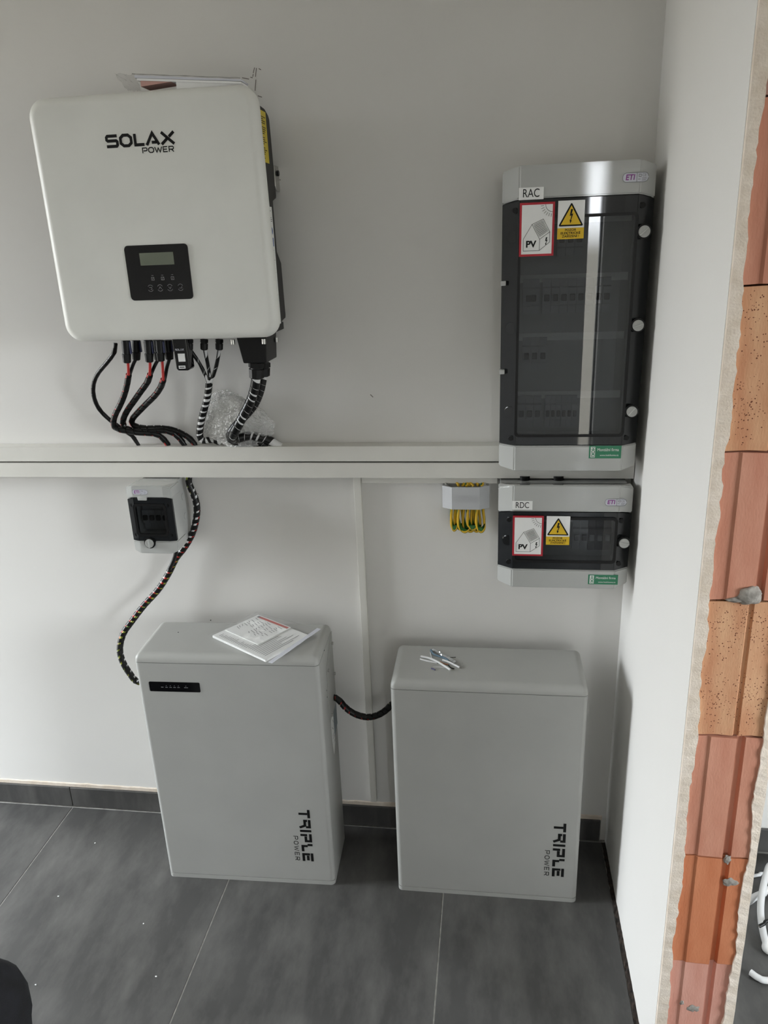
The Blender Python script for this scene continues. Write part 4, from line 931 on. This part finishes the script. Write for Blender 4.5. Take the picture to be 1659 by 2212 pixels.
leaf = [onbook(.25, .02, .0004), onbook(1.0, .02, .0004), onbook(1.0, .66, .0004), onbook(.25, .66, .0004)]
lf = obj('leaflet', sheet(leaf, .0022, 4, 4), m_paper, bag, smooth=False)
def onleaf(u, v, h=0.0): return leaf[0].lerp(leaf[1], u).lerp(leaf[3].lerp(leaf[2], u), v) + Vector((0, 0, h + .0022))
strips([(.93, .06, .93, .98)], .0085, m_redsoft, 'print', lf, .0003, onleaf)
strips([(.93, .06, .93, .12)], .0085, m_greyink, 'print', lf, .0005, onleaf)
ll = [(u, v, u - random.uniform(.02, .05), v + random.uniform(.05, .16)) for u in (.84, .78, .72, .64, .57, .50, .43, .35, .28) for v in (.08, .26, .44, .6, .76) if random.random() < .8]
strips(ll, .0012, m_print, 'print', lf, .0003, onleaf)
film = [Vector((p.x, p.y, ZT + .0102)) for p in q4([(450, 1377), (554, 1326), (693, 1364), (588, 1438)], ZT + .004)]
obj('film', sheet(film, .0003, 24, 24, .0022, 3), m_film, bag, angle=180, wn=False)
z1_, z2_ = film[3], film[2]; d_ = (z1_ - z2_).normalized()
obj('zip_strip', sheet([z2_.lerp(z1_, .0), z1_, z1_ + Vector((-.010, .0035, .0006)), z2_ + Vector((-.010, .0035, .0006))], .0012, 16, 1, .0012, 5), m_paper2, bag, smooth=False)

# on the inverter's top
pd = thing('document_bag', 'clear bag of folded manuals lying on top of the inverter', 'document bag', (-.60, 1.74, IZ1))
def ipt(px, py, Y): return P(px, py, Y)
l0, r0 = P(291, 186, 1.668), P(522, 182, 1.668)
def wedge(zl0, zr0, zl1, zr1, x0, x1, y0, y1, m_, nm):
    g = bmesh.new(); V = []
    for y in (y0, y1):
        for x, za, zb in ((x0, zl0, zl1), (x1, zr0, zr1)): V += [g.verts.new((x, y, za)), g.verts.new((x, y, zb))]
    a, b_, c, d_, e_, f_, h_, i_ = V
    for q in ((a, c, d_, b_), (e_, f_, i_, h_), (a, b_, f_, e_), (c, h_, i_, d_), (b_, d_, i_, f_), (a, e_, h_, c)): g.faces.new(q)
    return obj(nm, g, m_, pd, smooth=False)
xl, xr = P(291, 170, 1.668).x, P(521, 175, 1.668).x
zt_l, zb_l = P(291, 162, 1.668).z, P(291, 174, 1.668).z; zt_r, zb_r = P(521, 171, 1.668).z, P(521, 180, 1.668).z
wedge(zb_l + .005, zb_r + .004, zt_l, zt_r, xl, xr, 1.668, 1.715, m_paper2, 'manual')
wedge(zb_l, zb_r - .0005, zb_l + .0042, zb_r + .0034, xl + .004, xr - .001, 1.669, 1.715, m_paper, 'manual')
xm = xl + .085; zm = zb_l + (zb_r - zb_l) * .085 / (xr - xl)
wedge(IZ1 - .0005, IZ1 - .0005, zm + .0002, zb_r, xm, xr - .002, 1.672, 1.715, m_paper, 'manual')
wedge(P(304, 187, 1.67).z, zb_l - .0045, zb_l - .0006, zb_l - .0022, xl + .010, xl + .098, 1.671, 1.715, m_redpale, 'manual')
g = sheet([P(246, 158, 1.68), P(292, 163, 1.68), P(292, 190, 1.70) + Vector((0, .03, 0)), P(262, 190, 1.70) + Vector((0, .03, 0))], .0004, 14, 10, .006, 8); obj('film', g, m_film, pd, angle=180, wn=False)
g = sheet([P(285, 161, 1.666), P(519, 170, 1.666), P(519, 170, 1.78), P(285, 161, 1.79)], .0003, 20, 10, .002, 2, .001); obj('film', g, m_film, pd, angle=180, wn=False)

# ------------------------------------------------------------------ wire scraps on the lower battery
ZS = .657
def scrap(pts, r, m_, name, label, cat, group=None):
    pp = catmull([PZ(p[0], p[1], ZS) + Vector((0, 0, r + (p[2] if len(p) > 2 else 0))) for p in pts], 6)
    return tag(obj(name, tube(pp, r, 12), m_, None), label, cat, group)
s = 140 / 1659
def zp(x, y, dz=0.0): return (880 + x * s, 1395 + y * s, dz)
scrap([zp(345, 300), zp(560, 345), zp(760, 430), zp(930, 530), zp(1100, 640)], .0030, m_cablew, 'cable_offcut', 'longest bent white cable offcut on the lower battery', 'cable offcut', 'wire scraps on the lower battery')
scrap([zp(325, 355), zp(520, 410), zp(760, 455)], .0020, m_cablew, 'cable_offcut', 'thin white cable offcut under the longest bent one', 'cable offcut', 'wire scraps on the lower battery')
scrap([zp(900, 395, .001), zp(1040, 440, .001), zp(1180, 500), zp(1330, 575)], .0028, m_cablew, 'cable_offcut', 'short straight white cable offcut beside the foil scraps', 'cable offcut', 'wire scraps on the lower battery')
scrap([zp(600, 130), zp(680, 240), zp(820, 290), zp(980, 350), zp(1060, 400)], .0026, m_sbluegrey, 'cable_offcut', 'blue-grey wire scrap under the foil on the lower battery', 'wire scrap', 'wire scraps on the lower battery')
scrap([zp(590, 180), zp(610, 260), zp(625, 335)], .0010, m_cablew, 'wire_scrap', 'thin pale wire scrap standing off the blue-grey one', 'wire scrap', 'wire scraps on the lower battery')
scrap([zp(840, 420), zp(940, 470), zp(1060, 500)], .0013, m_copper, 'wire_scrap', 'copper coloured wire scrap between the white offcuts', 'wire scrap', 'wire scraps on the lower battery')
scrap([zp(650, 555), zp(800, 552), zp(940, 570)], .0009, m_cablew, 'wire_scrap', 'hair-thin pale wire scrap in front of the bent offcut', 'wire scrap', 'wire scraps on the lower battery')
scrap([zp(610, 590), zp(660, 605), zp(710, 632)], .0016, mat('violet_insulation', '#5d5a80', .5), 'wire_scrap', 'tiny violet insulation scrap lying on its own', 'wire scrap', 'wire scraps on the lower battery')
scrap([zp(1050, 500), zp(1110, 570), zp(1200, 600)], .0013, m_cableb, 'wire_scrap', 'black wire scrap between the ends of the white offcuts', 'wire scrap', 'wire scraps on the lower battery')
scrap([zp(1040, 300), zp(1140, 305), zp(1240, 298)], .0008, m_cableb, 'wire_scrap', 'hair-thin dark wire scrap beyond the foil', 'wire scrap', 'wire scraps on the lower battery')
scrap([zp(1240, 495), zp(1300, 480), zp(1330, 465, .004)], .0007, m_steel, 'wire_scrap', 'bright bare wire strand by the straight offcut', 'wire scrap', 'wire scraps on the lower battery')
scrap([zp(1370, 580), zp(1385, 530, .002), zp(1410, 475, .004)], .0007, m_steel, 'wire_scrap', 'bare wire strand standing up past the straight offcut', 'wire scrap', 'wire scraps on the lower battery')
for k, (p0, p1, wdt, lab) in enumerate((((640, 120), (1000, 330), .008, 'crinkled strip of shiny foil on the wire scraps'), ((1010, 330), (1230, 460), .010, 'shorter curl of shiny foil beside the straight offcut'))):
    a, c = [PZ(*zp(*p)[:2], ZS) for p in (p0, p1)]; dv = (c - a).normalized(); nn = Vector((-dv.y, dv.x, 0)) * wdt * .5
    tag(obj('foil_scrap', sheet([a + nn, c + nn, c - nn, a - nn], .0003, 24, 5, .0022, 11 + k, .0045), m_foil, None, smooth=False), lab, 'foil', 'wire scraps on the lower battery')

# ------------------------------------------------------------------ room beyond the partition: cables on the floor
def floor_cable(pts, r, label, m_=None, open_end=True):
    t = thing('floor_cable', label, 'cable', pts[0]); pp = catmull(pts, 8); obj('sheath', tube(pp, r, 14), m_ or m_cablew, t)
    if open_end:
        dr = (pp[0] - pp[1]).normalized(); obj('cut_end', cyl(pp[0] - dr * .0005, pp[0] + dr * .0006, r * .72, seg=12), m_mortar, t)
    return t
r_ = .0085
def fz(px, py, z=r_): return PZ(px, py, z)
e0, e1, e2 = fz(1621, 2100), fz(1638, 2112), fz(1659, 2118)
floor_cable([e0, e1, e2, e2 + Vector((.08, .01, 0)), e2 + Vector((.22, -.05, 0))], .0075, 'white cable with a cut end lying on the far room floor')
q = [fz(1612, 1950), fz(1630, 1938), fz(1648, 1930, .016), fz(1662, 1922, .018)]
floor_cable([q[0] + Vector((-.06, -.03, 0))] + q + [q[3] + Vector((.12, .03, 0))], .009, 'white cable lying behind the standing loop in the far room', open_end=False)
q = [fz(1665, 1868, .03), fz(1655, 1890, .03), fz(1646, 1930, .028), fz(1643, 1965, .024), fz(1646, 2000, .02), fz(1654, 2035, .012), fz(1664, 2056, .010)]
floor_cable([q[0] + Vector((.05, .04, -.01))] + q + [q[-1] + Vector((.10, -.02, 0))], .0085, 'white cable looping round on the far room floor', open_end=False)
q = [fz(1622, 1892, .005), fz(1640, 1890, .005), fz(1662, 1887, .005)]
floor_cable([q[0] + Vector((-.05, 0, 0))] + q + [q[-1] + Vector((.2, 0, 0))], .0042, 'thin white cable near the far room skirting', open_end=False)
q = [fz(1640, 2001, .040), fz(1650, 1996, .042), fz(1664, 1989, .044)]
floor_cable(q + [q[-1] + Vector((.10, .03, -.038))], .0042, 'black cable end resting across the white loop', m_cableb)

# ------------------------------------------------------------------ black bag at the edge of the floor, plaster crumbs
bagc = PZ(-20, 2212, .10)
b = bmesh.new(); bmesh.ops.create_icosphere(b, subdivisions=4, radius=1)
for v in b.verts:
    q = v.co.copy(); n = 1 + .10 * noise.noise(q * 1.6 + Vector((3, 1, 0))) + .04 * noise.noise(q * 5); sg = lambda x: math.copysign(abs(x) ** .72, x)
    v.co = Vector((sg(q.x) * .155 * n, sg(q.y) * .12 * n, .135 + max(sg(q.z) * .145 * n, -.135))) + Vector((-1.122, 1.008, 0))
bg_ = thing('tool_bag', 'black soft bag standing on the floor tiles', 'bag', (-1.122, 1.008, 0))
obj('body', b, m_cloth, bg_, angle=180, wn=False)
obj('handle', tube(catmull([Vector((-1.25, 1.0, .23)), Vector((-1.25, .96, .29)), Vector((-1.20, .94, .30)), Vector((-1.17, .96, .28)), Vector((-1.16, 1.0, .24))]), .008), m_cloth, bg_)
for q in ((15, 2107), (18, 2103), (77, 2127), (118, 1737), (205, 1821), (337, 2109), (126, 1936), (310, 1995)):
    c = PZ(q[0], q[1], .001); b = bmesh.new(); bmesh.ops.create_icosphere(b, subdivisions=1, radius=1)
    for v in b.verts: v.co = Vector((v.co.x * .0024 * random.uniform(.7, 1.3), v.co.y * .002 * random.uniform(.7, 1.3), v.co.z * .0012)) + Vector((c.x, c.y, .0011))
    tag(obj('plaster_crumb', b, m_paper, None, smooth=False), 'tiny white plaster crumb on a dark floor tile', 'crumb', 'plaster crumbs on the floor')
